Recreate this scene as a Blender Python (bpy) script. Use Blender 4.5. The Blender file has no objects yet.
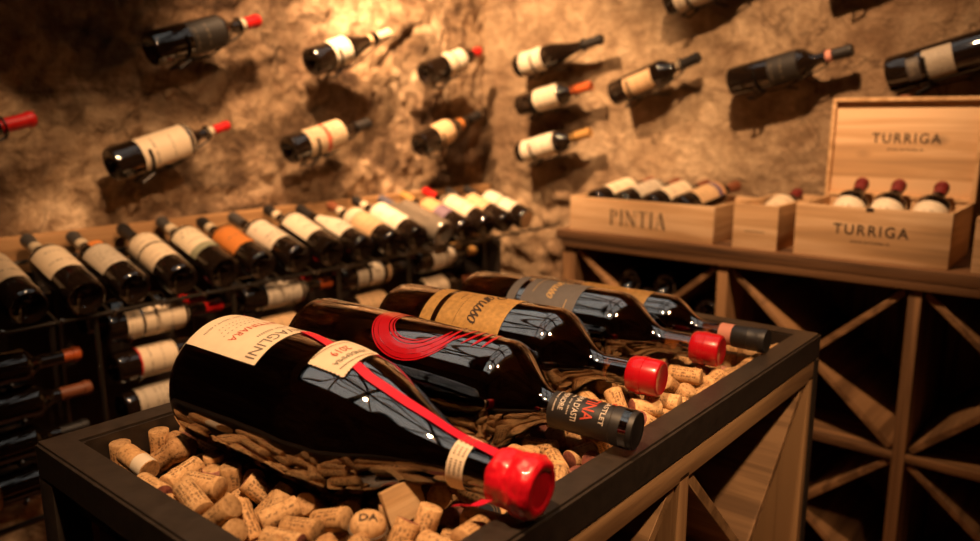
import bpy, bmesh, math, random
from mathutils import Vector, Matrix, noise
SC = bpy.context.scene
COL = SC.collection
PI = math.pi
Z0 = 1.29                       # height of the camera above the floor; positions below are relative to the camera
random.seed(7)

# ------------------------------------------------------------------ node helpers
def new_mat(name):
    m = bpy.data.materials.new(name); m.use_nodes = True
    nt = m.node_tree; nt.nodes.clear()
    out = nt.nodes.new('ShaderNodeOutputMaterial')
    b = nt.nodes.new('ShaderNodeBsdfPrincipled')
    nt.links.new(b.outputs[0], out.inputs[0])
    return m, nt, b
def N(nt, typ, **kw):
    n = nt.nodes.new('ShaderNode' + typ)
    for k, v in kw.items():
        if hasattr(n, k): setattr(n, k, v)
    return n
def L(nt, a, b): nt.links.new(a, b)
def ramp(nt, fac, stops):
    r = N(nt, 'ValToRGB'); e = r.color_ramp.elements
    while len(e) < len(stops): e.new(0.5)
    for i, (p, c) in enumerate(stops):
        e[i].position = p; e[i].color = (c[0], c[1], c[2], 1)
    L(nt, fac, r.inputs[0]); return r.outputs[0]
def mixc(nt, fac, a, b, mode='MIX'):
    m = N(nt, 'Mix', data_type='RGBA', blend_type=mode)
    for sock, v in ((m.inputs[0], fac), (m.inputs[6], a), (m.inputs[7], b)):
        if hasattr(v, 'type') and hasattr(v, 'links'): L(nt, v, sock)
        elif isinstance(v, (int, float)): sock.default_value = v
        else: sock.default_value = (v[0], v[1], v[2], 1)
    return m.outputs[2]
def math_(nt, op, a, b=0.0):
    m = N(nt, 'Math', operation=op)
    for i, v in enumerate((a, b)):
        if isinstance(v, (int, float)): m.inputs[i].default_value = v
        else: L(nt, v, m.inputs[i])
    return m.outputs[0]
def noise_tex(nt, vec, scale, detail=4, rough=.55, dist=0.0):
    n = N(nt, 'TexNoise'); n.inputs['Scale'].default_value = scale
    n.inputs['Detail'].default_value = detail; n.inputs['Roughness'].default_value = rough
    n.inputs['Distortion'].default_value = dist
    if vec is not None: L(nt, vec, n.inputs['Vector'])
    return n.outputs['Fac']
def objcoord(nt, scale=(1, 1, 1), out='Object'):
    tc = N(nt, 'TexCoord'); mp = N(nt, 'Mapping'); mp.inputs['Scale'].default_value = scale
    L(nt, tc.outputs[out], mp.inputs[0]); return mp.outputs[0]
def bump(nt, b, h, strength=.4, dist=.01):
    bp = N(nt, 'Bump'); bp.inputs['Strength'].default_value = strength; bp.inputs['Distance'].default_value = dist
    L(nt, h, bp.inputs['Height']); L(nt, bp.outputs[0], b.inputs['Normal'])

def plain(name, col, rough=.5, metal=0.0, coat=0.0, ior=1.5, nz=None):
    m, nt, b = new_mat(name)
    b.inputs['Base Color'].default_value = (*col, 1); b.inputs['Roughness'].default_value = rough
    b.inputs['Metallic'].default_value = metal; b.inputs['IOR'].default_value = ior
    b.inputs['Coat Weight'].default_value = coat
    if nz:
        sc, amt, st = nz
        v = objcoord(nt); f = noise_tex(nt, v, sc, 5)
        c = ramp(nt, f, [(.3, [x*(1-amt) for x in col]), (.7, [min(1, x*(1+amt)) for x in col])])
        L(nt, c, b.inputs['Base Color'])
        if st: bump(nt, b, f, st, .004)
    return m

def wood(name, c1, c2, axis, scale=1.0, rough=.6, knots=False):
    """straight grained timber: noise stretched along one object axis"""
    m, nt, b = new_mat(name)
    s = [34*scale]*3; s[axis] = 1.6*scale
    v = objcoord(nt, s)
    f = noise_tex(nt, v, 1.0, 6, .6, .6)
    s2 = [7*scale]*3; s2[axis] = .9*scale
    g = noise_tex(nt, objcoord(nt, s2), 1.0, 3, .5)
    mix = math_(nt, 'ADD', math_(nt, 'MULTIPLY', f, .6), math_(nt, 'MULTIPLY', g, .4))
    c = ramp(nt, mix, [(.34, [x*.72 for x in c2]), (.45, c2), (.54, c1), (.68, [min(1, x*1.06) for x in c1])])
    if knots:
        vo = N(nt, 'TexVoronoi'); vo.inputs['Scale'].default_value = 6.5
        L(nt, objcoord(nt, (1, 1, 1.7)), vo.inputs['Vector'])
        k = ramp(nt, vo.outputs['Distance'], [(.0, (1, 1, 1)), (.1, (.55, .55, .55)), (.2, (0, 0, 0))])
        pick = N(nt, 'SeparateColor'); L(nt, vo.outputs['Color'], pick.inputs[0])
        kk = math_(nt, 'MULTIPLY', k, math_(nt, 'GREATER_THAN', pick.outputs[0], .72))
        c = mixc(nt, math_(nt, 'MULTIPLY', kk, .75), c, [x*.32 for x in c2])
    L(nt, c, b.inputs['Base Color']); b.inputs['Roughness'].default_value = rough
    bump(nt, b, f, .25, .003)
    return m

def paper(name, col, ink=(.12, .09, .07), seed=0.0, dens=.5, extra=None, extra_col=(.5, .1, .05), rough=.55):
    """label stock with rows of small print worked out from the label's own UVs"""
    m, nt, b = new_mat(name)
    tc = N(nt, 'TexCoord'); sp = N(nt, 'SeparateXYZ'); L(nt, tc.outputs['UV'], sp.inputs[0])
    u, v = sp.outputs[0], sp.outputs[1]
    row = math_(nt, 'FRACT', math_(nt, 'MULTIPLY', v, 9.0))
    rowm = math_(nt, 'LESS_THAN', row, .42)
    cb = N(nt, 'CombineXYZ'); L(nt, math_(nt, 'MULTIPLY', u, 40), cb.inputs[0])
    L(nt, math_(nt, 'ADD', math_(nt, 'MULTIPLY', math_(nt, 'FLOOR', math_(nt, 'MULTIPLY', v, 9.0)), 7.3), seed), cb.inputs[1])
    n = noise_tex(nt, cb.outputs[0], 1.0, 2, .5)
    on = math_(nt, 'MULTIPLY', rowm, math_(nt, 'GREATER_THAN', n, .52))
    wn = N(nt, 'TexWhiteNoise', noise_dimensions='1D'); L(nt, math_(nt, 'ADD', math_(nt, 'FLOOR', math_(nt, 'MULTIPLY', v, 9.0)), seed*3.1), wn.inputs['W'])
    rowon = math_(nt, 'LESS_THAN', wn.outputs['Value'], dens)
    du = math_(nt, 'ABSOLUTE', math_(nt, 'SUBTRACT', u, .5))
    inside = math_(nt, 'MULTIPLY', math_(nt, 'LESS_THAN', du, .33), math_(nt, 'LESS_THAN', math_(nt, 'ABSOLUTE', math_(nt, 'SUBTRACT', v, .5)), .42))
    k = math_(nt, 'MULTIPLY', math_(nt, 'MULTIPLY', on, rowon), inside)
    base = ramp(nt, noise_tex(nt, objcoord(nt), 40, 3), [(.3, [x*.93 for x in col]), (.7, col)])
    c = mixc(nt, math_(nt, 'MULTIPLY', k, .75), base, ink)
    if extra:                                   # a coloured band across the label between two heights
        lo, hi = extra
        bm_ = math_(nt, 'MULTIPLY', math_(nt, 'GREATER_THAN', v, lo), math_(nt, 'LESS_THAN', v, hi))
        c = mixc(nt, bm_, c, extra_col)
    L(nt, c, b.inputs['Base Color']); b.inputs['Roughness'].default_value = rough
    return m

# ------------------------------------------------------------------ mesh helpers
def link(name, me, mats, parent=None, smooth=True, local=False, angle=38):
    if not isinstance(mats, (list, tuple)): mats = [mats]
    for m in mats: me.materials.append(m)
    o = bpy.data.objects.new(name, me); COL.objects.link(o)
    if parent is not None:
        o.parent = parent
        if not local: me.transform((Matrix.Translation((0, 0, -Z0)) @ WM(parent)).inverted())
    elif not local:
        o.location = (0, 0, Z0)
    for p in me.polygons: p.use_smooth = smooth
    if smooth and angle < 180: me.set_sharp_from_angle(angle=math.radians(angle))
    return o
def WM(o):
    m = o.matrix_basis.copy()
    while o.parent is not None:
        o = o.parent; m = o.matrix_basis @ m
    return m
def mk(name, bm, mats, parent=None, smooth=True, local=False, angle=38):
    bmesh.ops.recalc_face_normals(bm, faces=bm.faces)
    me = bpy.data.meshes.new(name); bm.to_mesh(me); bm.free()
    return link(name, me, mats, parent, smooth, local, angle)
def thing(name, label, cat, M, group=None):
    o = bpy.data.objects.new(name, None); COL.objects.link(o)
    if not isinstance(M, Matrix): M = Matrix.Translation(M)
    o.matrix_basis = Matrix.Translation((0, 0, Z0)) @ M
    o.empty_display_size = .02
    tag(o, label, cat, group); return o
def tag(o, label, cat, group=None):
    o['label'] = label; o['category'] = cat
    if group: o['group'] = group
    return o
def struct(o):
    o['kind'] = 'structure'; return o

def box(bm, x0, x1, y0, y1, z0, z1, bev=0.0):
    r = bmesh.ops.create_cube(bm, size=1.0)
    bmesh.ops.scale(bm, vec=(abs(x1-x0), abs(y1-y0), abs(z1-z0)), verts=r['verts'])
    bmesh.ops.translate(bm, vec=((x0+x1)/2, (y0+y1)/2, (z0+z1)/2), verts=r['verts'])
    if bev:
        es = {e for v in r['verts'] for e in v.link_edges}
        bmesh.ops.bevel(bm, geom=list(es), offset=bev, segments=2, affect='EDGES', profile=.6)
def boxm(name, dims, mat, parent=None, bev=.0015, smooth=True):
    bm = bmesh.new(); box(bm, *dims, bev=bev)
    return mk(name, bm, mat, parent, smooth)
def beam(bm, a, b, w, d, side, bev=0.0):
    """a board from a to b, w wide across (in the plane normal to side), d along side"""
    a, b, side = Vector(a), Vector(b), Vector(side).normalized()
    ax = (b-a).normalized(); up = side.cross(ax).normalized()
    vs = []
    for t in (a, b):
        for su, ss in ((-1, -1), (1, -1), (1, 1), (-1, 1)):
            vs.append(bm.verts.new(t + up*su*w/2 + side*ss*d/2))
    fs = [(0, 1, 2, 3), (7, 6, 5, 4), (0, 4, 5, 1), (1, 5, 6, 2), (2, 6, 7, 3), (3, 7, 4, 0)]
    new = [bm.faces.new([vs[i] for i in f]) for f in fs]
    if bev:
        es = {e for f in new for e in f.edges}
        bmesh.ops.bevel(bm, geom=list(es), offset=bev, segments=1, affect='EDGES')
def tube(bm, pts, r, seg=8, closed=False):
    pts = [Vector(p) for p in pts]; n = len(pts); rings = []
    prev = None
    for i, p in enumerate(pts):
        if closed: d = pts[(i+1) % n] - pts[i-1]
        else: d = pts[min(i+1, n-1)] - pts[max(i-1, 0)]
        d.normalize()
        if prev is None:
            u = d.cross(Vector((0, 0, 1)));  u = u if u.length > .1 else d.cross(Vector((1, 0, 0)))
        else: u = prev - d*prev.dot(d)
        u.normalize(); prev = u; w = d.cross(u)
        rings.append([bm.verts.new(p + (u*math.cos(2*PI*k/seg) + w*math.sin(2*PI*k/seg))*r) for k in range(seg)])
    for i in range(n if closed else n-1):
        A, B = rings[i], rings[(i+1) % n]
        for k in range(seg): bm.faces.new((A[k], A[(k+1) % seg], B[(k+1) % seg], B[k]))
    if not closed: bm.faces.new(rings[0][::-1]); bm.faces.new(rings[-1])
def lathe(bm, prof, seg=32, cap0=True, cap1=True, rfun=None):
    """revolve (z, r) round the local Z axis"""
    rings = []
    for z, r in prof:
        if r < 1e-5: rings.append([bm.verts.new((0, 0, z))]); continue
        ring = []
        for k in range(seg):
            a = 2*PI*k/seg; rr = rfun(z, r, a) if rfun else r
            ring.append(bm.verts.new((rr*math.cos(a), rr*math.sin(a), z)))
        rings.append(ring)
    for A, B in zip(rings, rings[1:]):
        if len(A) == 1 and len(B) == 1: continue
        for k in range(seg):
            k2 = (k+1) % seg
            if len(A) == 1: bm.faces.new((A[0], B[k2], B[k]))
            elif len(B) == 1: bm.faces.new((A[k], A[k2], B[0]))
            else: bm.faces.new((A[k], A[k2], B[k2], B[k]))
    if cap0 and len(rings[0]) > 1: bm.faces.new(rings[0][::-1])
    if cap1 and len(rings[-1]) > 1: bm.faces.new(rings[-1])
def lerp(a, b, t): return a + (b-a)*t
def sample(prof, z):
    if z <= prof[0][0]: return prof[0][1]
    for (z0, r0), (z1, r1) in zip(prof, prof[1:]):
        if z0 <= z <= z1: return lerp(r0, r1, (z-z0)/(z1-z0+1e-9))
    return prof[-1][1]

# ------------------------------------------------------------------ lettering (outlines made once, wrapped on later)
_TEXT = {}
def text_raw(body, shear=0.0, space=1.0, bold=0.0):
    key = (body, shear, space, bold)
    if key in _TEXT: return _TEXT[key]
    cu = bpy.data.curves.new('lettering', 'FONT'); cu.body = body; cu.size = 1.0
    cu.align_x = 'CENTER'; cu.align_y = 'CENTER'; cu.shear = shear; cu.space_character = space; cu.resolution_u = 3; cu.offset = bold
    o = bpy.data.objects.new('lettering', cu); COL.objects.link(o)
    dg = bpy.context.evaluated_depsgraph_get(); dg.update()
    me = bpy.data.meshes.new_from_object(o.evaluated_get(dg))
    V = [(v.co.x, v.co.y) for v in me.vertices]; F = [tuple(p.vertices) for p in me.polygons]
    bpy.data.objects.remove(o); bpy.data.curves.remove(cu); bpy.data.meshes.remove(me)
    if V:
        cy = (max(v[1] for v in V) + min(v[1] for v in V))/2; cx = (max(v[0] for v in V) + min(v[0] for v in V))/2
        h = max(v[1] for v in V) - min(v[1] for v in V); w = max(v[0] for v in V) - min(v[0] for v in V)
        V = [((x-cx), (y-cy)) for x, y in V]
    else: h = w = 1
    _TEXT[key] = (V, F, w, h); return _TEXT[key]
def put_text(bm, body, width, height, fn, mi, shear=0.0, space=1.0, stretch=True, bold=0.0):
    """lay the outlines through fn(x, y) -> point; width/height in metres"""
    V, F, w, h = text_raw(body, shear, space, bold)
    sx = width/w; sy = height/h if stretch else sx
    vs = [bm.verts.new(fn(x*sx, y*sy)) for x, y in V]
    for f in F:
        try:
            fc = bm.faces.new([vs[i] for i in f]); fc.material_index = mi
        except ValueError: pass

SERIF = {  # strokes of a roman face: (x0, y0, x1, y1, half width at start, half width at end) on a unit-high letter
 'P': (.62, [(.13, 0, .13, 1, .065, .065), (.02, .985, .3, .985, .015, .015), (.02, .015, .26, .015, .015, .015)], [(.3, .74, .25, .245, -90, 90, .03, .075)]),
 'I': (.34, [(.17, 0, .17, 1, .065, .065), (.04, .985, .3, .985, .015, .015), (.04, .015, .3, .015, .015, .015)], []),
 'N': (.84, [(.14, 0, .14, 1, .025, .025), (.12, .98, .7, .03, .07, .07), (.7, 0, .7, 1, .025, .025), (.02, .985, .2, .985, .015, .015), (.04, .015, .25, .015, .015, .015), (.58, .985, .82, .985, .015, .015)], []),
 'T': (.72, [(.36, 0, .36, 1, .065, .065), (.03, .97, .69, .97, .028, .028), (.045, .98, .03, .76, .02, .005), (.675, .98, .69, .76, .02, .005), (.22, .015, .5, .015, .015, .015)], []),
 'A': (.78, [(.12, 0, .38, 1, .022, .022), (.38, 1, .65, 0, .07, .07), (.2, .34, .56, .34, .018, .018), (.02, .015, .22, .015, .015, .015), (.52, .015, .78, .015, .015, .015)], [])}
def put_serif(bm, word, x, y, h, fn, mi, gap=.1):
    for ch in word:
        w, strokes, arcs = SERIF[ch]
        for x0, y0, x1, y1, a, b in strokes:
            d = Vector((x1-x0, y1-y0)); n = Vector((-d.y, d.x)).normalized()
            q = [(x0+n.x*a, y0+n.y*a), (x1+n.x*b, y1+n.y*b), (x1-n.x*b, y1-n.y*b), (x0-n.x*a, y0-n.y*a)]
            f = bm.faces.new([bm.verts.new(fn(x+u*h, y+v*h)) for u, v in q]); f.material_index = mi
        for cx, cy, rx, ry, a0, a1, t0, t1 in arcs:
            prev = None
            for i in range(13):
                a = math.radians(lerp(a0, a1, i/12)); t = lerp(t0, t1, math.cos(a))
                o = bm.verts.new(fn(x+(cx+(rx)*math.cos(a))*h, y+(cy+ry*math.sin(a))*h))
                n_ = bm.verts.new(fn(x+(cx+max(0, rx-2*t)*math.cos(a))*h, y+(cy+(ry-.03)*math.sin(a))*h))
                if prev: f = bm.faces.new((prev[0], o, n_, prev[1])); f.material_index = mi
                prev = (o, n_)
        x += (w+gap)*h

# ------------------------------------------------------------------ materials
M_ = {}
M_['glass'] = plain('dark_bottle_glass', (.010, .006, .004), .035, 0, .6, 1.52)
M_['glass_green'] = plain('green_bottle_glass', (.012, .013, .006), .06, 0, .5, 1.52)
M_['glass_big'] = plain('amber_brown_bottle_glass', (.26, .125, .05), .008, 0, .8, 1.52)
M_['glass_big'].node_tree.nodes['Principled BSDF'].inputs['Transmission Weight'].default_value = 1.0
M_['glass_big'].node_tree.nodes['Principled BSDF'].inputs['Coat IOR'].default_value = 2.3
M_['wine'] = plain('dark_red_wine', (.012, .0025, .002), .03, 0, 0, 1.6)
M_['black_steel'] = plain('black_powder_coated_steel', (.040, .031, .026), .36, .2, 0, 1.5, (60, .25, .06))
M_['black_wire'] = plain('black_wire', (.012, .01, .009), .35, .6)
M_['rack_metal'] = plain('dark_rack_metal', (.10, .085, .07), .28, .85)
M_['cap_black'] = plain('black_foil', (.014, .012, .012), .48)
M_['cap_grey'] = plain('grey_foil', (.085, .08, .08), .35, .3)
M_['cap_red'] = plain('red_foil', (.50, .012, .012), .3)
M_['cap_orange'] = plain('orange_foil', (.45, .09, .02), .4)
M_['cap_cream'] = plain('cream_foil', (.62, .52, .38), .4)
M_['cap_gold'] = plain('gold_foil', (.62, .36, .12), .35, .4)
M_['cap_brown'] = plain('brown_foil', (.20, .065, .03), .45)
M_['cap_wine'] = plain('wine_red_foil', (.16, .018, .018), .4)
M_['cap_blue'] = plain('grey_blue_foil', (.09, .09, .13), .35)
M_['wax'] = plain('red_sealing_wax', (.66, .006, .020), .38, 0, .25, 1.5, (55, .22, .35))
M_['red_plastic'] = plain('red_plastic', (.46, .005, .012), .28, 0, .4)
M_['pink_band'] = plain('pink_paper', (.62, .26, .20), .6)
M_['ribbon'] = plain('red_satin_ribbon', (.64, .005, .035), .5, 0, .1, 1.5, (300, .1, .05))
M_['red_print'] = plain('red_printed_brushstroke', (.40, .003, .010), .3, 0, .7)
M_['ink'] = plain('dark_brown_ink', (.035, .018, .010), .7)
M_['ink_grey'] = plain('grey_ink', (.16, .13, .10), .7)
M_['ink_red'] = plain('red_ink', (.5, .06, .03), .7)
M_['ink_white'] = plain('white_ink', (.6, .52, .45), .6)
M_['ink_gold'] = plain('gold_ink', (.62, .40, .16), .45, .3)
M_['cream'] = paper('cream_label_paper', (.72, .60, .45), seed=1.0)
M_['white'] = paper('white_label_paper', (.80, .71, .58), seed=2.0, dens=.45)
M_['white2'] = paper('off_white_label_paper', (.76, .66, .52), seed=5.0, dens=.6)
M_['tan'] = paper('tan_label_paper', (.66, .45, .26), seed=3.0)
M_['orange'] = paper('orange_label_paper', (.66, .23, .05), seed=4.0, dens=.3)
M_['grey'] = paper('grey_label_paper', (.50, .44, .36), seed=6.0, dens=.6)
M_['black_label'] = paper('black_label_paper', (.018, .015, .013), ink=(.20, .15, .10), seed=17.0, dens=.5)  # near-black paper with tan print
M_['figure'] = paper('dark_label_with_pale_figure', (.36, .31, .25), ink=(.02, .016, .014), seed=12.0, dens=1.0)
M_['dim'] = paper('dark_label_paper', (.05, .04, .035), ink=(.4, .33, .24), seed=7.0, dens=.7)
M_['green_foot'] = paper('label_paper_with_green_foot', (.76, .66, .50), seed=8.0, extra=(.0, .17), extra_col=(.25, .26, .18))
M_['purple'] = paper('orange_and_purple_label_paper', (.62, .34, .16), seed=9.0, extra=(.0, .4), extra_col=(.15, .10, .16))
M_['picture'] = paper('label_paper_with_red_stripe', (.58, .44, .29), ink=(.06, .04, .03), seed=10.0, dens=1.0, extra=(.45, .55), extra_col=(.5, .07, .03))
M_['plain_paper'] = plain('plain_cream_paper', (.80, .66, .50), .65, nz=(60, .05, 0))
M_['gold_label'] = plain('gold_label_paper', (.52, .30, .095), .42, .35, nz=(140, .22, .05))
M_['grey_label'] = plain('slate_grey_label_paper', (.125, .115, .115), .55, nz=(120, .08, 0))
M_['frosted'] = plain('ribbed_clear_wrap', (.20, .17, .14), .12, .2, .8)
M_['pine'] = wood('pale_pine', (.74, .51, .31), (.58, .36, .19), 1, 1.0, .6, True)
M_['pine_x'] = wood('pale_pine_side_grain', (.68, .45, .25), (.52, .31, .15), 0, 1.0, .6)
M_['oak_y'] = wood('brown_oak_across', (.36, .195, .09), (.125, .062, .028), 1, .8)
M_['oak_top'] = wood('dark_stained_oak', (.19, .095, .043), (.055, .026, .012), 1, .5)
M_['oak_x'] = wood('brown_oak_lengthwise', (.38, .21, .10), (.19, .10, .046), 0, .8)
M_['oak_z'] = wood('brown_oak_upright', (.38, .21, .10), (.17, .088, .04), 2, .8)
M_['crate_x'] = wood('warm_oak_lengthwise', (.42, .25, .12), (.24, .13, .06), 0, .8)
M_['crate_z'] = wood('warm_oak_upright', (.42, .25, .12), (.24, .13, .06), 2, .8)
M_['crate_d'] = wood('warm_oak_boards', (.36, .21, .10), (.20, .11, .05), 1, .8)
M_['ledge'] = wood('old_ledge_timber', (.52, .31, .145), (.34, .185, .08), 0, .7)
M_['slip'] = wood('fresh_pale_wood', (.72, .50, .28), (.60, .38, .19), 0, 2.2)

CURSIVE = {  # pen paths of a sloping script, unit x-height
 'P': (1.15, [[(.30, -.15), (.42, .6), (.52, 1.35), (.58, 1.75)], [(.10, 1.35), (.25, 1.75), (.62, 1.95), (1.05, 1.85), (1.18, 1.5), (1.0, 1.1), (.62, .95), (.45, 1.0)]]),
 'a': (.80, [[(.72, .85), (.48, 1.0), (.18, .72), (.12, .28), (.30, .02), (.55, .25), (.74, .9)], [(.74, .9), (.68, .3), (.74, .03), (.90, .15)]]),
 'r': (.62, [[(.05, .2), (.22, .95), (.30, .85), (.18, .05)], [(.24, .55), (.42, .92), (.60, .95)]]),
 'u': (.82, [[(.08, .95), (.10, .30), (.24, .03), (.48, .25), (.66, .95)], [(.66, .95), (.62, .25), (.70, .03), (.86, .15)]]),
 's': (.62, [[(.08, .15), (.40, 1.0), (.42, .75), (.58, .35), (.45, .05), (.20, .05), (.12, .2)]]),
 'o': (.75, [[(.52, .98), (.22, .80), (.10, .35), (.28, .02), (.54, .15), (.64, .62), (.50, .98), (.62, .85), (.80, .85)]])}
def put_cursive(bm, word, width, fn, mi, pen=.09, slant=.30):
    tot = sum(CURSIVE[c][0] for c in word); k = width/tot; x0 = -tot/2
    for c in word:
        w, paths = CURSIVE[c]
        for P in paths:
            Q = []
            for i in range(len(P)-1):
                p0, p1, p2, p3 = P[max(i-1, 0)], P[i], P[i+1], P[min(i+2, len(P)-1)]
                for j in range(5):
                    t = j/5; Q.append(tuple(.5*(2*p1[n]+(p2[n]-p0[n])*t+(2*p0[n]-5*p1[n]+4*p2[n]-p3[n])*t*t+(3*p1[n]-p0[n]-3*p2[n]+p3[n])*t**3) for n in (0, 1)))
            Q.append(P[-1]); prev = None
            for i, q in enumerate(Q):
                a, b = Q[max(i-1, 0)], Q[min(i+1, len(Q)-1)]; d = Vector((b[0]-a[0], b[1]-a[1]))
                d = d.normalized() if d.length > 1e-6 else Vector((1, 0)); n = Vector((-d.y, d.x))
                hw = pen*(.45+.75*abs(d.y))
                row = []
                for s in (-1, 1):
                    X, Y = x0+q[0]+n.x*hw*s, q[1]+n.y*hw*s-.75
                    row.append(bm.verts.new(fn((X+Y*slant)*k, Y*k)))
                if prev: f = bm.faces.new((prev[0], prev[1], row[1], row[0])); f.material_index = mi
                prev = row
        x0 += w

# ------------------------------------------------------------------ bottles
def shape(kind, Lb, R, rn, body=None, neck=None):
    zb, zs = {'bordeaux': (.60, .74), 'burgundy': (.40, .80), 'champagne': (.42, .82)}[kind]
    if body: zb, zs = body, neck
    p = [(.09*R*6*.12+.022*R/.0375, 0), (.020*R/.0375, .30*R), (.010*R/.0375, .62*R), (.0015, .80*R), (0, .88*R), (.0025, .955*R), (.009*R/.0375, R)]
    p.append((.3*zb*Lb, R)); p.append((zb*Lb, R))
    for i in range(1, 15):
        k = i/14
        s = .5+.5*math.cos(PI*k) if kind != 'burgundy' else (.5+.5*math.cos(PI*k**.85))
        p.append((lerp(zb, zs, k)*Lb, rn+(R-rn)*s))
    p += [(Lb-.016, rn), (Lb-.0155, rn*1.13), (Lb-.006, rn*1.13), (Lb-.005, rn*1.02), (Lb, rn*1.0)]
    return p
def frame(P, axis, facing):
    a = Vector(axis).normalized(); f = Vector(facing); x = (f - a*f.dot(a)).normalized(); y = a.cross(x)
    M = Matrix((x, y, a)).transposed().to_4x4(); M.translation = Vector(P); return M
def patch(bm, prof, z0, z1, a0, a1, off=.0005, nz=10, na=20, mi=0, uvl=None):
    """a piece of paper lying on the turned surface"""
    g = []
    for i in range(nz+1):
        z = lerp(z0, z1, i/nz); r = sample(prof, z)+off
        g.append([bm.verts.new((r*math.cos(lerp(a0, a1, j/na)), r*math.sin(lerp(a0, a1, j/na)), z)) for j in range(na+1)])
    for i in range(nz):
        for j in range(na):
            f = bm.faces.new((g[i][j], g[i][j+1], g[i+1][j+1], g[i+1][j])); f.material_index = mi; f.smooth = True
            if uvl:
                for lp, (ii, jj) in zip(f.loops, ((i, j), (i, j+1), (i+1, j+1), (i+1, j))): lp[uvl].uv = (jj/na, ii/nz)
def on_bottle(prof, a_c, z_c, off=.0009):
    """(x, y) on the label -> point on the turned surface (letters stand up towards the neck)"""
    def fn(x, y):
        z = z_c+y; r = sample(prof, z); a = a_c + x/max(r, .008)
        return ((r+off)*math.cos(a), (r+off)*math.sin(a), z)
    return fn
_CACHE = {}
def cached(key, name, mats, parent, make, angle=38):
    """the same shape again: share the mesh of the first one"""
    if key in _CACHE:
        o = bpy.data.objects.new(name, _CACHE[key]); COL.objects.link(o); o.parent = parent; return o
    bm = bmesh.new(); make(bm); o = mk(name, bm, mats, parent, True, True, angle); _CACHE[key] = o.data; return o
def capsule_prof(prof, z0, Lb, off=.0006):
    p = [(z, r+off) for z, r in prof if z > z0]
    p = [(z0, sample(prof, z0)+off)] + p[:-1]
    rt = p[-1][1]
    return p + [(Lb+.0005, rt*.97), (Lb+.0015, rt*.88), (Lb+.0009, rt*.7), (Lb+.0006, 0)]
def bottle(label, P, axis, facing, kind='bordeaux', Lb=.30, R=.0375, rn=.0145, glass='glass', labels=(), cap=None, collar=None, group=None, name='wine_bottle', seg=32, base_label=None):
    t = thing(name, label, 'wine bottle', frame(P, axis, facing), group)
    prof = shape(kind, Lb, R, rn)
    k = (kind, Lb, R, rn)
    cached(('g', glass, seg)+k, 'glass_body', M_[glass], t, lambda bm: lathe(bm, prof, seg))
    for i, (z0, z1, ha, mt, *cen) in enumerate(labels):
        c = cen[0] if cen else 0.0
        def mkl(bm):
            uvl = bm.loops.layers.uv.new('UVMap'); patch(bm, prof, z0*Lb, z1*Lb, c-ha, c+ha, .0005, 8, 18, 0, uvl)
        cached(('l', z0, z1, ha, mt, c)+k, 'front_label' if i == 0 else 'second_label', M_[mt], t, mkl)
    if cap:
        z0, mt = cap
        cached(('c', z0, mt)+k, 'capsule', M_[mt], t, lambda bm: lathe(bm, capsule_prof(prof, z0*Lb, Lb), 20, False, False))
    if collar:
        z0, z1, mt = collar
        cached(('n', z0, z1, mt)+k, 'neck_label', M_[mt], t, lambda bm: lathe(bm, [(z0*Lb, sample(prof, z0*Lb)+.0009), (z1*Lb, sample(prof, z1*Lb)+.0009)], 20, False, False))
    if base_label:
        cached(('b', base_label)+k, 'base_label', M_[base_label], t, lambda bm: lathe(bm, [(-.0008, 0), (-.0008, R*.80), (.0005, R*.82)], 24, False, False))
    return t
CAM = Vector((0, 0, 0))

# ------------------------------------------------------------------ the cellar itself
PALE = {}
def rough(x, z, seed, rock):
    """height of an old stone wall: big worn stones, crumbling mortar, fine grain"""
    p = Vector((x*2.3+seed, z*3.1, seed*.7))
    w = noise.noise_vector(p*1.4)*.28
    d, _ = noise.voronoi(p+w)
    edge = d[1]-d[0]
    s = min(edge/.22, 1.0); s = s*s*(3-2*s)
    cell = noise.noise(Vector((x*1.7, z*2.0, seed+9)))
    f = noise.fractal(Vector((x*7, z*7, seed)), .9, 2.1, 5)
    g = noise.fractal(Vector((x*26, z*26, seed+3)), .8, 2.0, 4)
    r = noise.ridged_multi_fractal(Vector((x*3.2, z*4.4, seed+5)), .9, 2.1, 5, 1.0, 2.0)
    PALE['v'] = max(0.0, min(1.0, .55*(1-s)+.5+.9*f+.5*cell))
    h = noise.ridged_multi_fractal(Vector((x*11, z*13, seed+1)), .8, 2.1, 4, 1.0, 2.0)
    return rock*((s-.6)*.012 + cell*.016 + f*.013 + g*.0065 + (r-1.0)*.0055 - (h-1.0)*.006)
def stone_wall(name, org, du, dv, nrm, nu, nv, su, sv, seed, rockf, mat, back=.2):
    bm = bmesh.new(); lay = bm.verts.layers.float.new('mortar'); org, du, dv, nrm = Vector(org), Vector(du), Vector(dv), Vector(nrm); g = []
    for j in range(nv+1):
        row = []
        for i in range(nu+1):
            u, v = su[0]+(su[1]-su[0])*i/nu, sv[0]+(sv[1]-sv[0])*j/nv
            h = rough(u, v, seed, rockf(u, v))
            row.append(bm.verts.new(org+du*u+dv*v+nrm*h)); row[-1][lay] = PALE['v']
        g.append(row)
    for j in range(nv):
        for i in range(nu): bm.faces.new((g[j][i], g[j][i+1], g[j+1][i+1], g[j+1][i]))
    edge = [e for e in bm.edges if e.is_boundary]
    r = bmesh.ops.extrude_edge_only(bm, edges=edge)
    bmesh.ops.translate(bm, vec=-nrm*back, verts=[v for v in r['geom'] if isinstance(v, bmesh.types.BMVert)])
    return struct(mk(name, bm, mat, None, True, False, 180))

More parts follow.
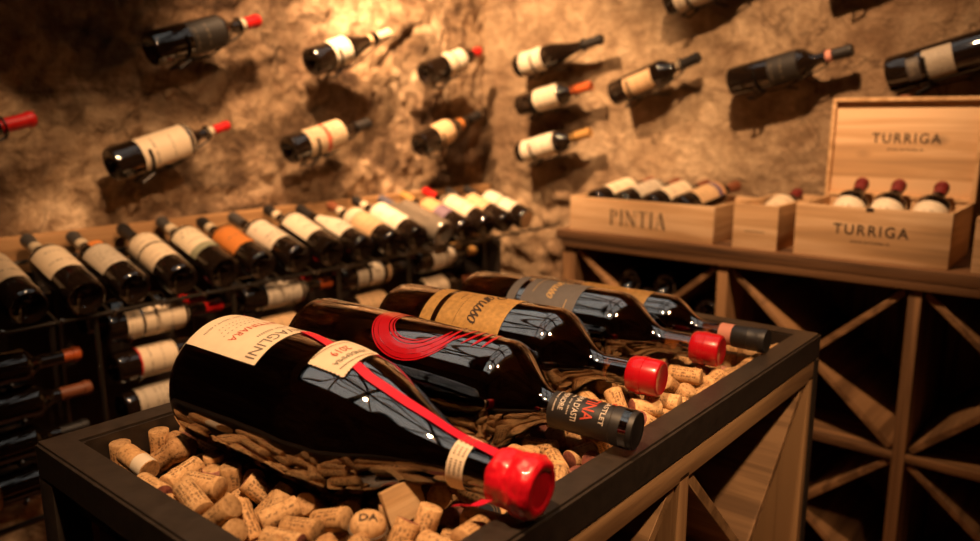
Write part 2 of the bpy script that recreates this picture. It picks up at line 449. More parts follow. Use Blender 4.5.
def stone_mat(name, light, mid, dark, sc, stain, mort):
    m, nt, b = new_mat(name)
    v = objcoord(nt)
    f = noise_tex(nt, v, sc, 7, .62, .4)
    c = ramp(nt, f, [(.28, dark), (.45, mid), (.62, light)])
    g = noise_tex(nt, v, stain, 5, .6, .8)
    k = ramp(nt, g, [(.40, (0, 0, 0)), (.56, (1, 1, 1))])
    c = mixc(nt, math_(nt, 'MULTIPLY', k, .62), c, mixc(nt, f, dark, mid))
    h = noise_tex(nt, v, 60, 6, .7)
    c = mixc(nt, .35, c, ramp(nt, h, [(.3, [x*.55 for x in mid]), (.7, light)]))
    st = noise_tex(nt, objcoord(nt, (2.0, 2.0, 7.5)), 1.6, 6, .65, 1.2)       # old scrape marks running along the courses
    c = mixc(nt, math_(nt, 'MULTIPLY', ramp(nt, st, [(.52, (0, 0, 0)), (.66, (1, 1, 1))]), .6), c, dark)
    bl = noise_tex(nt, v, 1.25, 4, .6, .5)                                    # large damp blotches
    c = mixc(nt, math_(nt, 'MULTIPLY', ramp(nt, bl, [(.47, (0, 0, 0)), (.62, (1, 1, 1))]), .75), c, dark)
    pit = noise_tex(nt, v, 17, 5, .7, .6)
    c = mixc(nt, 1.0, c, ramp(nt, pit, [(.36, (.50, .43, .37) if mort else (.74, .70, .66)), (.50, (.92, .90, .88)), (.64, (1.12, 1.12, 1.12))]), 'MULTIPLY')
    cr = N(nt, 'TexVoronoi', feature='DISTANCE_TO_EDGE'); cr.inputs['Scale'].default_value = 4.2
    dv_ = N(nt, 'VectorMath', operation='ADD'); L(nt, v, dv_.inputs[0])
    nv = N(nt, 'TexNoise'); nv.inputs['Scale'].default_value = 3.5; nv.inputs['Detail'].default_value = 5; L(nt, v, nv.inputs['Vector'])
    sv = N(nt, 'VectorMath', operation='SCALE'); sv.inputs['Scale'].default_value = .55; L(nt, nv.outputs['Color'], sv.inputs[0]); L(nt, sv.outputs[0], dv_.inputs[1])
    L(nt, dv_.outputs[0], cr.inputs['Vector'])
    ck = math_(nt, 'MULTIPLY', ramp(nt, cr.outputs['Distance'], [(.0, (1, 1, 1)), (.022, (0, 0, 0))]), ramp(nt, bl, [(.42, (0, 0, 0)), (.55, (1, 1, 1))]))
    c = mixc(nt, math_(nt, 'MULTIPLY', ck, .8), c, [x*.5 for x in dark])
    at = N(nt, 'Attribute'); at.attribute_name = 'mortar'                     # crumbled mortar is paler than the stones it binds
    c = mixc(nt, 1.0, c, ramp(nt, at.outputs['Fac'], [(.30, (.42, .38, .34)), (.62, (1, 1, 1))]), 'MULTIPLY') if mort else c
    L(nt, c, b.inputs['Base Color']); b.inputs['Roughness'].default_value = .9
    hh = math_(nt, 'ADD', noise_tex(nt, v, 28, 8, .7), math_(nt, 'MULTIPLY', pit, 1.6))
    bump(nt, b, hh, .9, .016)
    return m
LW, BW = 2.13, 2.50           # left wall's Y, back wall's X
m_left = stone_mat('rough_cellar_stone', (.80, .62, .43), (.50, .33, .19), (.12, .058, .028), 5.0, 1.9, True)
m_back = stone_mat('worn_plastered_stone', (.74, .57, .39), (.47, .325, .195), (.15, .080, .040), 7.0, 2.3, False)
stone_wall('wall_left', (0, LW, 0), (1, 0, 0), (0, 0, 1), (0, -1, 0), 330, 210, (-.25, BW+.06), (-1.29, 1.05), 3.1, lambda u, v: 1.0, m_left)
def brock(u, v):
    k = max(0, min(1, (u-1.30)/.35)) * max(0, min(1, (-.18-v)/.15))
    return .30+1.6*k
stone_wall('wall_back', (BW, 0, 0), (0, 1, 0), (0, 0, 1), (-1, 0, 0), 240, 190, (-.45, LW+.06), (-1.29, 1.05), 7.7, brock, m_back)
def walls_rest():
    m = m_back
    struct(boxm('wall_right', (-1.5, BW+.2, -1.45, -1.25, -1.29, 1.4), m, None, 0))
    struct(boxm('wall_front', (-1.5, -1.3, -1.45, LW+.2, -1.29, 1.4), m, None, 0))
    bm = bmesh.new()
    box(bm, -1.5, -.24, LW-.02, LW+.2, -1.29, 1.4); box(bm, -.24, BW+.2, LW, LW+.2, 1.04, 1.4)
    struct(mk('wall_left', bm, m, None, False))
    bm = bmesh.new()
    box(bm, BW-.01, BW+.2, -1.45, -.44, -1.29, 1.4); box(bm, BW, BW+.2, -.44, LW, 1.04, 1.4)
    struct(mk('wall_back', bm, m, None, False))
walls_rest()
def tiles():
    m, nt, b = new_mat('terracotta_tiles')
    br = N(nt, 'TexBrick'); br.offset = 0; br.inputs['Scale'].default_value = 1.0
    br.inputs['Brick Width'].default_value = .3; br.inputs['Row Height'].default_value = .3; br.inputs['Mortar Size'].default_value = .006
    br.inputs['Color1'].default_value = (.30, .12, .06, 1); br.inputs['Color2'].default_value = (.22, .09, .05, 1); br.inputs['Mortar'].default_value = (.10, .07, .05, 1)
    L(nt, objcoord(nt), br.inputs[0]); L(nt, br.outputs[0], b.inputs['Base Color']); b.inputs['Roughness'].default_value = .55
    bump(nt, b, br.outputs['Fac'], -.3, .004)
    return m
struct(boxm('floor', (-1.5, BW+.2, -1.45, LW+.2, -1.39, -1.29), tiles(), None, 0))
SKY = (-.40, 2.25, -.20, 1.88)   # skylight over the display table
CZ = 1.30
def ceiling():
    x0, x1, y0, y1 = SKY; bm = bmesh.new()
    for a in ((-1.5, x0, -1.45, LW+.2), (x1, BW+.2, -1.45, LW+.2), (x0, x1, -1.45, y0), (x0, x1, y1, LW+.2)):
        box(bm, *a, CZ, CZ+.14)
    struct(mk('ceiling', bm, plain('limewashed_ceiling', (.40, .29, .18), .9, nz=(9, .2, .3)), None, False))
    w = bpy.data.objects.new('window_1', None); COL.objects.link(w); w.location = ((x0+x1)/2, (y0+y1)/2, CZ+Z0); struct(w)
    bm = bmesh.new(); t = .05
    for a in ((x0, x0+t, y0, y1), (x1-t, x1, y0, y1), (x0, x1, y0, y0+t), (x0, x1, y1-t, y1)): box(bm, *a, CZ+.02, CZ+.10, .004)
    mk('window_frame', bm, M_['black_steel'], w)
    bm = bmesh.new(); cx, cy = (x0+x1)/2, (y0+y1)/2
    for k in (1, 2):
        xx, yy = lerp(x0, x1, k/3), lerp(y0, y1, k/3)
        beam(bm, (xx, y0, CZ+.06), (xx, y1, CZ+.06), .10, .05, (0, 0, 1)); beam(bm, (x0, yy, CZ+.06), (x1, yy, CZ+.06), .10, .05, (0, 0, 1))
    beam(bm, (x0, y0, CZ+.06), (x1, y1, CZ+.06), .05, .03, (0, 0, 1)); beam(bm, (x0, y1, CZ+.06), (x1, y0, CZ+.06), .05, .03, (0, 0, 1))
    mk('glazing_bars', bm, M_['black_steel'], w)
    bm = bmesh.new(); 
    for rr in (.34, .62, .82): tube(bm, [(cx+rr*math.cos(a*PI/24), cy+rr*math.sin(a*PI/24), CZ+.07) for a in range(48)], .022, 6, True)
    mk('round_bars', bm, M_['tan'], w)
    m, nt, b = new_mat('window_glass'); b.inputs['Base Color'].default_value = (1, 1, 1, 1); b.inputs['Roughness'].default_value = .25
    b.inputs['Transmission Weight'].default_value = 1.0; b.inputs['IOR'].default_value = 1.05
    boxm('pane', (x0+t, x1-t, y0+t, y1-t, CZ+.085, CZ+.092), m, w, 0)
ceiling()

# ------------------------------------------------------------------ display table with its cork tray
TX0, TX1, TY0, TY1, TZ = .325, 1.435, .420, 1.020, -.400
RW, RH = .041, .047           # steel section: width of the rim and height of its face
TRAY = -.462                  # floor of the cork tray
tab = thing('display_table', 'black steel framed display table with a cork filled tray and wooden lattice side', 'table', ((TX0+TX1)/2, (TY0+TY1)/2, -1.29))
def ring(bm, x0, x1, y0, y1, w, z0, z1, bev=.0035):
    o = [(x0, y0), (x1, y0), (x1, y1), (x0, y1)]; i = [(x0+w, y0+w), (x1-w, y0+w), (x1-w, y1-w), (x0+w, y1-w)]
    vt = [[bm.verts.new((x, y, z)) for x, y in P] for P in (o, i) for z in (z0, z1)]   # o0 o1 i0 i1
    fs = []
    for k in range(4):
        k2 = (k+1) % 4
        for A, B in ((0, 1), (1, 3), (3, 2), (2, 0)):
            fs.append(bm.faces.new((vt[A][k], vt[A][k2], vt[B][k2], vt[B][k])))
    bmesh.ops.recalc_face_normals(bm, faces=fs)
    es = [e for e in bm.edges if e.calc_face_angle(0) > .8]
    bmesh.ops.bevel(bm, geom=es, offset=bev, segments=2, affect='EDGES')
bm = bmesh.new(); ring(bm, TX0, TX1, TY0, TY1, RW, TZ-RH, TZ); mk('top_rim', bm, M_['black_steel'], tab)
for lx in (TX0, TX1-.024):
    for ly in (TY0, TY1-RW):
        boxm('leg', (lx, lx+(RW if lx == TX0 else .024), ly, ly+RW, -1.29, TZ-RH), M_['black_steel'], tab, .002)
boxm('tray_floor', (TX0+.02, TX1-.02, TY0+.02, TY1-.02, TRAY-.02, TRAY-.0012), M_['black_steel'], tab, 0)
bm = bmesh.new()
e = RW-.004
box(bm, TX0+e-.01, TX0+e, TY0+.03, TY1-.03, TRAY, TZ-.004); box(bm, TX1-e, TX1-e+.01, TY0+.03, TY1-.03, TRAY, TZ-.004)
box(bm, TX0+.03, TX1-.03, TY0+e-.01, TY0+e, TRAY, TZ-.004); box(bm, TX0+.03, TX1-.03, TY1-e, TY1-e+.01, TRAY, TZ-.004)
mk('tray_lining', bm, M_['black_steel'], tab, False)
WZ0, WZ1, WD = -.985, TZ-RH, .022
xs = (TX0+RW+.002, .897, TX1-.026)
yf = TY0+.001
boxm('top_rail', (xs[0], xs[2], yf, yf+WD, WZ1-.034, WZ1), M_['crate_x'], tab, .0015)
boxm('bottom_rail', (xs[0], xs[2], yf, yf+WD, WZ0, WZ0+.03), M_['crate_x'], tab, .0015)
boxm('stile', (xs[0], xs[0]+.026, yf, yf+.5, WZ0+.03, WZ1-.026), M_['crate_z'], tab, .0015)
boxm('stile', (xs[1]-.014, xs[1]+.014, yf, yf+.5, WZ0+.03, WZ1-.026), M_['crate_z'], tab, .0015)
boxm('stile', (xs[2]-.022, xs[2], yf, yf+.5, WZ0+.03, WZ1-.026), M_['crate_z'], tab, .0015)
for a, b in ((xs[0]+.026, xs[1]-.014), (xs[1]+.014, xs[2]-.022)):
    za, zb = WZ1-.030, WZ0+.034; mx, mz = (a+b)/2, (za+zb)/2
    bm = bmesh.new(); beam(bm, (a+.008, yf+.25, za-.008), (b-.008, yf+.25, zb+.008), .016, .49, (0, 1, 0), .001); mk('diagonal_board', bm, M_['crate_d'], tab)
    for p, q in (((a+.008, zb+.008), (mx-.008, mz-.008)), ((mx+.008, mz+.008), (b-.008, za-.008))):
        bm = bmesh.new(); beam(bm, (p[0], yf+.25, p[1]), (q[0], yf+.25, q[1]), .016, .49, (0, 1, 0), .001); mk('diagonal_board', bm, M_['crate_d'], tab)
boxm('end_panel', (TX0+.003, TX0+.019, TY0+RW+.03, TY1-RW-.11, WZ0, TRAY-.022), M_['crate_z'], tab, .0015)
boxm('back_panel', (TX0+RW, TX1-RW, TY1-RW-.02, TY1-RW, WZ0, TRAY-.022), M_['crate_x'], tab, .001)
boxm('bottom_board', (TX0+RW, TX1-RW, TY0+.03, TY1-RW, WZ0-.02, WZ0), M_['crate_x'], tab, .001)

# ------------------------------------------------------------------ big bottles lying across the tray
def on_axis(P, Q, facing=(0, 0, 1)): return frame(P, Vector(Q)-Vector(P), facing)
BIG = {
 2: ((.689, .978, -.341), (.768, .423, -.370), .073, .0215, .673, .803, .044),
 3: ((.877, .977, -.357), (.929, .478, -.362), .075, .0195, .664, .834, .034),
 4: ((1.088, .979, -.366), (1.134, .482, -.373), .0705, .0195, .643, .820, .022),
 5: ((1.244, .940, -.379), (1.250, .452, -.378), .0525, .0170, .628, .776, .0)}
def shell(t, prof, rfun=None, th=.0035):
    """glass with a real inner surface, so light bends on its way in and out"""
    bm = bmesh.new(); lathe(bm, prof, 96, True, True, rfun); bmesh.ops.recalc_face_normals(bm, faces=bm.faces)
    outer = set(bm.faces)
    pin = [(prof[0][0]+.004, 0)]+[(max(z, prof[5][0]+.008), max(.004, r-th)) for z, r in prof[4:] if z < prof[-1][0]-.02]
    pin.append((pin[-1][0]+.002, 0))
    lathe(bm, pin, 96, False, False, (lambda z, r, a: max(.004, rfun(z, -9, a)-th)) if rfun else None)
    inner = [f for f in bm.faces if f not in outer]
    bmesh.ops.recalc_face_normals(bm, faces=inner); bmesh.ops.reverse_faces(bm, faces=inner)
    me = bpy.data.meshes.new('glass_body'); bm.to_mesh(me); bm.free()
    return link('glass_body', me, M_['glass_big'], t, True, True)
def fill(t, prof, Lb, level, rfun=None):
    bm = bmesh.new(); pr = [(max(z, prof[5][0]+.010), max(0, r-.0039)) for z, r in prof[4:] if z < Lb-.03]
    pr = [(prof[0][0]+.007, 0)]+pr+[(pr[-1][0]+.001, 0)]
    lathe(bm, pr, 64, False, False, (lambda z, r, a: r) if not rfun else (lambda z, r, a: rfun(z, a)-.0039))
    for v in bm.verts: v.co.x = min(v.co.x, level)
    mk('wine', bm, M_['wine'], t, True, True, 50)
def big(i, label, group='large format bottles lying in the tray'):
    P, Q, R, rn, sb, sn, d0 = BIG[i]; Lb = (Vector(Q)-Vector(P)).length
    t = thing('large_wine_bottle', label, 'wine bottle', on_axis(P, Q))
    Ls = Lb-d0; prof = [(z+d0, r) for z, r in shape('bordeaux', Ls, R, rn, (sb*Lb-d0)/Ls, (sn*Lb-d0)/Ls)]
    shell(t, prof)
    fill(t, prof, Lb, R*.52)
    return t, prof, Lb
def ang_label(t, prof, name, z0, z1, a0, a1, mats, deco=None, off=.0006):
    bm = bmesh.new(); uvl = bm.loops.layers.uv.new('UVMap'); patch(bm, prof, z0, z1, a0, a1, off, 16, 36, 0, uvl)
    if deco: deco(bm)
    return mk(name, bm, mats, t, True, True)
# angles: 0 = straight up, positive towards the side that local Y points to
def cap_ring(t, name, prof, mat, bumpy=0.0, seg=40):
    bm = bmesh.new()
    rf = (lambda z, r, a: r*(1+bumpy*noise.noise(Vector((math.cos(a)*2.2, math.sin(a)*2.2, z*60))))) if bumpy else None
    lathe(bm, prof, seg, False, False, rf); return mk(name, bm, M_[mat], t, True, True)

# nearest: a bulging, lopsided bottle
P1, Q1 = (.515, .952, -.339), (.572, .418, -.3655)
L1 = (Vector(Q1)-Vector(P1)).length
FAR = [(0, .066), (.012, .078), (.035, .084), (.30, .087), (.46, .086), (.54, .079), (.62, .063), (.70, .044), (.76, .031), (.82, .0255), (.90, .0235), (1, .0235)]
NEAR = [(0, .066), (.012, .078), (.035, .084), (.25, .085), (.42, .088), (.53, .084), (.61, .070), (.68, .050), (.74, .036), (.80, .0275), (.90, .0235), (1, .0235)]
def smooth_prof(p):
    out = []
    for i in range(90):
        t = i/89; out.append((D1+t*(L1-D1), sum(sample(p, min(1, max(0, t+d)))*w for d, w in ((-.02, .25), (0, .5), (.02, .25))) if t > .06 else sample(p, t)))
    return out
D1 = .040
FARP, NEARP = smooth_prof(FAR), smooth_prof(NEAR)
b1 = thing('large_wine_bottle', 'biggest dark bottle nearest the camera with red wax neck and red ribbon', 'wine bottle', on_axis(P1, Q1))
# local X is up; local Y: find which way it points
_y = b1.matrix_basis.to_3x3() @ Vector((0, 1, 0)); SGN = 1 if _y.x > 0 else -1
def rad1(z, a, off=0.0):
    f = .5+.5*math.sin(a)*SGN
    return lerp(sample(NEARP, z), sample(FARP, z), f*f*(3-2*f)) + off
prof1 = [(D1+.035, 0), (D1+.03, .03), (D1+.012, .052), (D1+.002, .062), (D1, .063)] + [(z, r) for z, r in FARP if z < .533]
shell(b1, prof1, lambda z, r, a: r if (z, r) in prof1[:5] else rad1(z, a))
fill(b1, prof1, L1, .052, rad1)
RB = ang = None
def fn1(ac, zc, off=.0011):
    def fn(x, y):
        z = zc+y; a = ac + x/.085; r = rad1(z, a)+off
        return (r*math.cos(a), r*math.sin(a), z)
    return fn
def patch1(bm, z0, z1, a0, a1, off=.0007, nz=12, na=24, mi=0, fray=0.0, skew=0.0):
    g = []
    for i in range(nz+1):
        row = []
        for j in range(na+1):
            a = lerp(a0, a1, j/na); z = lerp(z0, z1, i/nz)+skew*(j/na-.5)
            if fray and (i in (0, nz)): z += fray*(1 if j % 2 else -1)
            if fray and (j in (0, na)): a += fray/.085*(1 if i % 2 else -1)
            r = rad1(z, a)+off
            row.append(bm.verts.new((r*math.cos(a), r*math.sin(a), z)))
        g.append(row)
    for i in range(nz):
        for j in range(na):
            f = bm.faces.new((g[i][j], g[i][j+1], g[i+1][j+1], g[i+1][j])); f.material_index = mi
bm = bmesh.new(); patch1(bm, .056, .186, -.62, .74)
put_text(bm, 'TRAVAGLINI', .110, .0165, fn1(.02, .171), 1)
put_text(bm, 'IIIIII IIIIIIII', .045, .004, fn1(.02, .151), 2)
put_text(bm, 'GATTINARA', .080, .0120, fn1(.03, .122), 3)
for k in range(3): put_text(bm, '- - - - - - - - - - - -', .075-.008*k, .0012, fn1(.03, .106-.009*k), 2)
put_text(bm, 'IIIIIIII II IIIIII IIIIIIIII I IIIIIII', .085, .0034, fn1(.03, .074), 2)
mk('front_label', bm, [M_['plain_paper'], M_['ink_grey'], M_['ink_grey'], M_['ink_red']], b1, True, True)
def strip1(bm, path, w, off):
    """a ribbon laid on the glass along (height, angle) stations"""
    pts = []
    for i in range(len(path)-1):
        for k in range(6):
            t = k/6; P = [path[max(i-1, 0)], path[i], path[i+1], path[min(i+2, len(path)-1)]]
            pts.append(tuple(.5*((2*P[1][c])+(-P[0][c]+P[2][c])*t+(2*P[0][c]-5*P[1][c]+4*P[2][c]-P[3][c])*t*t+(-P[0][c]+3*P[1][c]-3*P[2][c]+P[3][c])*t**3) for c in (0, 1)))
    pts.append(path[-1]); prev = None
    for i, (z, a) in enumerate(pts):
        za, aa = pts[max(i-1, 0)]; zb, ab = pts[min(i+1, len(pts)-1)]
        R_ = rad1(z, a); d = Vector((zb-za, (ab-aa)*R_)).normalized(); n = Vector((-d.y, d.x))
        row = []
        for o_ in (off, off+.0007):
            for s in (-1, 1):
                z2, a2 = z+n.x*w/2*s, a+n.y*w/2*s/R_; r = rad1(z2, a2)+o_
                row.append(bm.verts.new((r*math.cos(a2), r*math.sin(a2), z2)))
        if prev:
            for A, B in ((0, 1), (1, 3), (3, 2), (2, 0)): bm.faces.new((prev[A], prev[B], row[B], row[A]))
        prev = row
bm = bmesh.new()
strip1(bm, [(.186, -.22), (.2169, -.123), (.2665, .069), (.3101, .214), (.3372, .257), (.3735, .188), (.4088, .028), (.4348, .0), (.461, .02), (.500, .16)], .0125, .0012)
strip1(bm, [(.044, -.55), (.052, -.50), (.062, -.44)], .0125, .0010)
V0 = [Vector((.4905, 0, 0))]
# free end hanging below the wax
def rib_end(bm):
    M = b1.matrix_basis.inverted(); prev = None
    for i in range(13):
        t = i/12; z = .492-.030*t; a = 2.00+.12*t; r = lerp(.030, .050, t)+.004*math.sin(t*5)
        c = Vector((r*math.cos(a), r*math.sin(a), z)); w = .0070*(1-.35*t)
        row = [bm.verts.new(c+Vector((0, 0, w))+Vector((.0006, 0, 0))*s) for s in (0, 1)]+[bm.verts.new(c-Vector((.004, 0, w))+Vector((.0006, 0, 0))*s) for s in (1, 0)]
        if prev:
            for k in range(4): bm.faces.new((prev[k], prev[(k+1) % 4], row[(k+1) % 4], row[k]))
        prev = row
rib_end(bm)
mk('ribbon', bm, M_['ribbon'], b1, True, True)
bm = bmesh.new(); patch1(bm, .2525, .304, -.34, .50, .0028, 18, 30, 0, .0007, .010)
put_text(bm, 'VENDEMMIA', .050, .0070, fn1(.09, .2885, .0034), 1)
put_text(bm, '2019', .027, .0115, fn1(.09, .2735, .0034), 2)
for zz in (.2580, .2985): put_text(bm, '~~~~~~~~~~~~~~~~', .055, .0022, fn1(.09, zz, .0034), 1)
o = mk('vintage_tag', bm, [M_['plain_paper'], M_['ink_grey'], M_['ink_red']], b1, True, True); o['label'] = 'cream paper vintage tag with frayed edge'
bm = bmesh.new(); lathe(bm, [(.440, sample(FARP, .440)+.0012), (.4595, sample(FARP, .4595)+.0012)], 40, False, False)
for zz in (.4445, .4500, .4555): put_text(bm, 'IIIIIIII IIII IIIIII', .052, .0026, lambda x, y, zz=zz: ((sample(FARP, zz)+.0019)*math.cos(.55+x/.025), (sample(FARP, zz)+.0019)*math.sin(.55+x/.025), zz+y), 1)
mk('neck_label', bm, [M_['plain_paper'], M_['ink_grey']], b1, True, True)
wx = [(.4870, .0242), (.4875, .0285), (.492, .0302), (.500, .0298), (.509, .0292), (.513, .0308), (.519, .0325), (.530, .0322), (.5355, .0300), (.5385, .0265), (.5385, .0215), (.5365, .0195), (.5365, 0)]
def waxm():
    bm = bmesh.new(); pr = []
    for (za, ra), (zb, rb) in zip(wx, wx[1:]):
        n = max(1, int((abs(zb-za)+abs(rb-ra))/.0018))
        pr += [(lerp(za, zb, k/n), lerp(ra, rb, k/n)) for k in range(n)]
    pr.append(wx[-1])
    def rf(z, r, a):
        q = Vector((math.cos(a)*r*60, math.sin(a)*r*60, z*60))
        return r*(1+.05*noise.noise(q*1.1)+.035*noise.noise(q*2.6)+.02*noise.noise(q*6)) + (.0012*noise.noise(Vector((a*2, 0, 5))) if z < .49 else 0)
    lathe(bm, pr, 72, False, False, rf)
    for v in bm.verts:
        if v.co.z < .489: v.co.z += .004*noise.noise(Vector((math.atan2(v.co.y, v.co.x)*1.5, 3, 0)))
    o = mk('wax_seal', bm, M_['wax'], b1, True, True, 180); o['label'] = 'dripping red sealing wax'
waxm()

# second: red brushstroke, black printed neck
b2, p2, L2 = big(2, 'large dark bottle with a red brushstroke ring and black printed neck sleeve')
def brush():
    bm = bmesh.new(); rnd = random.Random(4)
    def stroke(zc, sc, rr, w, t0, t1, el, rise=0.0, n=40):
        prev = None
        for i in range(n+1):
            t = lerp(t0, t1, i/n); k = i/n
            ww = w*(min(1, k*8+.25)*min(1, (1-k)*5+.15))*(1+.18*noise.noise(Vector((t*6, rr*900, zc*50))))
            row = []
            for s in (-1, 1):
                q = rr+s*ww/2
                z = zc+q*math.cos(t)+rise*k; arc = sc+q*el*math.sin(t); a = arc/BIG[2][2]
                r = sample(p2, z)+.0006
                row.append(bm.verts.new((r*math.cos(a), r*math.sin(a), z)))
            if prev: bm.faces.new((prev[0], prev[1], row[1], row[0]))
            prev = row
    for rr, w, t0, t1 in ((.0665, .0060, .15, 5.6), (.0592, .0078, -.1, 5.9), (.0515, .0058, .1, 5.3), (.0450, .0040, .55, 4.6), (.0550, .0022, 1.4, 4.6), (.0715, .0022, .5, 3.6), (.0405, .0016, .9, 3.9)):
        stroke(.2500, .004, rr, w, t0, t1, .98)
    for k in range(4): stroke(.262+.006*k, -.014+.004*k, .060+.006*k, .0045, -.5, .75-.12*k, 1.05, .006)
    mk('printed_brushstroke', bm, M_['red_print'], b2, True, True)
brush()
sp = [(.452, .0227), (.456, .0229), (.533, .0231), (.534, .0240), (.549, .0240), (.552, .0236), (.555, .0240), (.558, .0236), (.5615, .0228), (.5622, .0215), (.5615, .018), (.5620, .0165), (.5620, 0)]
sp = [(z*L2/.5614, r) for z, r in sp]
bm = bmesh.new(); lathe(bm, sp, 48, False, False)
fb = lambda ac, zc: (lambda x, y: ((.0236)*math.cos(ac+x/.0232), (.0236)*math.sin(ac+x/.0232), zc+y))
for tx, w, h, zc, mi in (('IIIIIIII II IIIIII IIIIIIIIII', .046, .0020, .4600, 2), ('SUPERIORE', .040, .0068, .4690, 2), ('IIIIIIIIIII IIII IIIIII', .046, .0020, .4785, 2), ("BARBERA D'ASTI", .058, .0082, .4880, 2), ('LITINA', .050, .0150, .5045, 1), ('CASTLET', .040, .0062, .5235, 2), ('&', .013, .0120, .536, 1)):
    put_text(bm, tx, w, h, (fb(.25 if tx != 'CASTLET' else .5, zc) if tx != '&' else (lambda x, y: (.0245*math.cos(-.25+x/.024), .0245*math.sin(-.25+x/.024), .533+y))), mi, bold=.01)
mk('neck_sleeve', bm, [M_['cap_black'], M_['ink_red'], M_['ink_white']], b2, True, True)

# third and fourth: a maker's band and label each; fifth: gold label, pink collar
def stopper(t, Lb, r=.0262):
    z = Lb-.044
    cap_ring(t, 'red_stopper', [(z, .0185), (z, r*.90), (z+.004, r*.985), (z+.014, r), (z+.0145, r*1.035), (z+.022, r*1.035), (z+.0225, r), (z+.040, r*.985), (z+.0445, r*.93), (z+.0460, r*.82), (z+.0452, r*.72), (z+.0452, 0)], 'red_plastic')
b3, p3, L3 = big(3, 'large dark bottle with a gold label and gold band, third from the camera')
ang_label(b3, p3, 'label_band', .1250, .1470, -1.25, 1.45, M_['gold_label'])
def d3(bm):
    put_cursive(bm, 'Parusso', .088, on_bottle(p3, .30, .224), 1)
    put_text(bm, '________________________', .110, .0006, on_bottle(p3, .3, .190), 1)
    put_text(bm, '------', .022, .0016, on_bottle(p3, .15, .178), 1, .3)
ang_label(b3, p3, 'front_label', .1570, .2740, -1.25, 1.45, [M_['gold_label'], M_['ink']], d3)
stopper(b3, L3)
b4, p4, L4 = big(4, 'large dark bottle with a slate grey label and gold script, red stopper')
ang_label(b4, p4, 'label_band', .1285, .1460, -1.25, 1.45, M_['grey_label'])
def d4(bm):
    put_cursive(bm, 'Parusso', .070, on_bottle(p4, .22, .2130), 1)
    put_text(bm, '_____________', .05, .0012, on_bottle(p4, .25, .175), 1)
    put_text(bm, '-------------', .045, .0018, on_bottle(p4, 1.0, .245), 1, .2)
ang_label(b4, p4, 'front_label', .1570, .2640, -1.25, 1.45, [M_['grey_label'], M_['ink_gold']], d4)
stopper(b4, L4)
b5, p5, L5 = big(5, 'large dark bottle farthest from the camera with pink neck band and black capsule')
ang_label(b5, p5, 'front_label', .130, .2770, -1.3, 1.3, M_['gold_label'])
bm = bmesh.new(); lathe(bm, [(.409, .0185), (.4335, .0187)], 40, False, False); o = mk('neck_band', bm, M_['pink_band'], b5, True, True); o['label'] = 'pink neck band'
cap_ring(b5, 'capsule', [(.432, .0192), (.434, .0198), (.459, .0200), (.460, .0208), (.462, .0200), (L5-.012, .0200), (L5-.0115, .0212), (L5-.002, .0210), (L5+.001, .0195), (L5+.0012, 0)], 'cap_black')

# ------------------------------------------------------------------ bottles on the walls, each on its wire holder
def holder(label, P, axis, nrm, wall_d, R, rn, Lb, group):
    """wire holder: plate on the wall, arm under the body with a loop in front of the base, ring round the neck"""
    P = Vector(P); a = Vector(axis).normalized(); n = Vector(nrm)
    dn = (Vector((0, 0, -1)) - a*Vector((0, 0, -1)).dot(a)); dn = (dn - n*dn.dot(n)).normalized()
    t = thing('wall_bottle_holder', label, 'bottle holder', Matrix.Translation(P), group)
    gap = R+.0050
    bm = bmesh.new()
    c = P + a*.075*Lb/.30
    arc = [c + (dn*math.cos(x)+(-n)*math.sin(x))*gap for x in [lerp(-1.9, 1.9, i/18) for i in range(19)]]
    tube(bm, arc, .0038, 6)
    q0 = c + dn*gap
    lw = .026
    tube(bm, [q0+n*-lw, q0+n*-lw+dn*.012-a*.035, q0+n*lw+dn*.012-a*.035, q0+n*lw], .0038, 6)
    mk('cradle_loop', bm, M_['black_wire'], t)
    bm = bmesh.new(); c2 = P + a*(Lb*.80)
    tube(bm, [c2 + (dn*math.cos(x)+(-n)*math.sin(x))*(rn+.005) for x in [i*2*PI/16 for i in range(16)]], .0028, 6, True)
    mk('neck_ring', bm, M_['black_wire'], t)
    bm = bmesh.new()
    tube(bm, [q0+dn*.003, P+a*Lb*.45+dn*(gap+.006), c2+dn*(rn+.008)], .0028, 6)
    m = P+a*Lb*.45+dn*(gap+.006)
    tube(bm, [m, m-n*(wall_d(m)+.014)], .0038, 6)
    mk('mount_arm', bm, M_['black_wire'], t)
    return t
LWD = lambda w: LW-w.y; BWD = lambda w: BW-w.x
YB, XB = 2.025, 2.405
def wall_bottle(side, base, tip, label, hold, **k):
    P = Vector(base); a = Vector(tip)-P; Lb = k.pop('Lb', a.length); R = k.pop('R', .0455); rn = k.pop('rn', .0165)
    bottle(label, P, a, k.pop('facing', -P), Lb=Lb, R=R, rn=rn, group='bottles on the stone walls', **k)
    if hold:
        holder(hold, P, a, (0, -1, 0) if side == 'l' else (-1, 0, 0), LWD if side == 'l' else BWD, R, rn, Lb, 'wire holders on the stone walls')
def PL(x, z): return (x, YB, z)
def PB(y, z): return (XB, y, z)
wall_bottle('l', PL(1.033, .163), PL(1.365, .262), 'dark bottle with red cap and dark label, highest on the left stone wall', 'wire holder under the red capped bottle highest on the left wall', labels=[(.30, .60, 1.1, 'black_label')], cap=(.86, 'cap_red'), collar=(.81, .85, 'cap_cream'))
wall_bottle('l', PL(.903, -.130), PL(1.243, -.034), 'bottle with large cream label and thin red capsule on the left stone wall', 'wire holder under the large cream label bottle with thin red capsule', labels=[(.20, .62, 1.25, 'cream')], cap=(.86, 'cap_red'), collar=(.79, .85, 'cap_cream'), rn=.0125)
wall_bottle('l', PL(.395, -.095), PL(.735, -.010), 'red capped bottle cut off by the left edge of the photo', 'wire holder of the red capped bottle cut off at the left edge', cap=(.78, 'cap_red'))
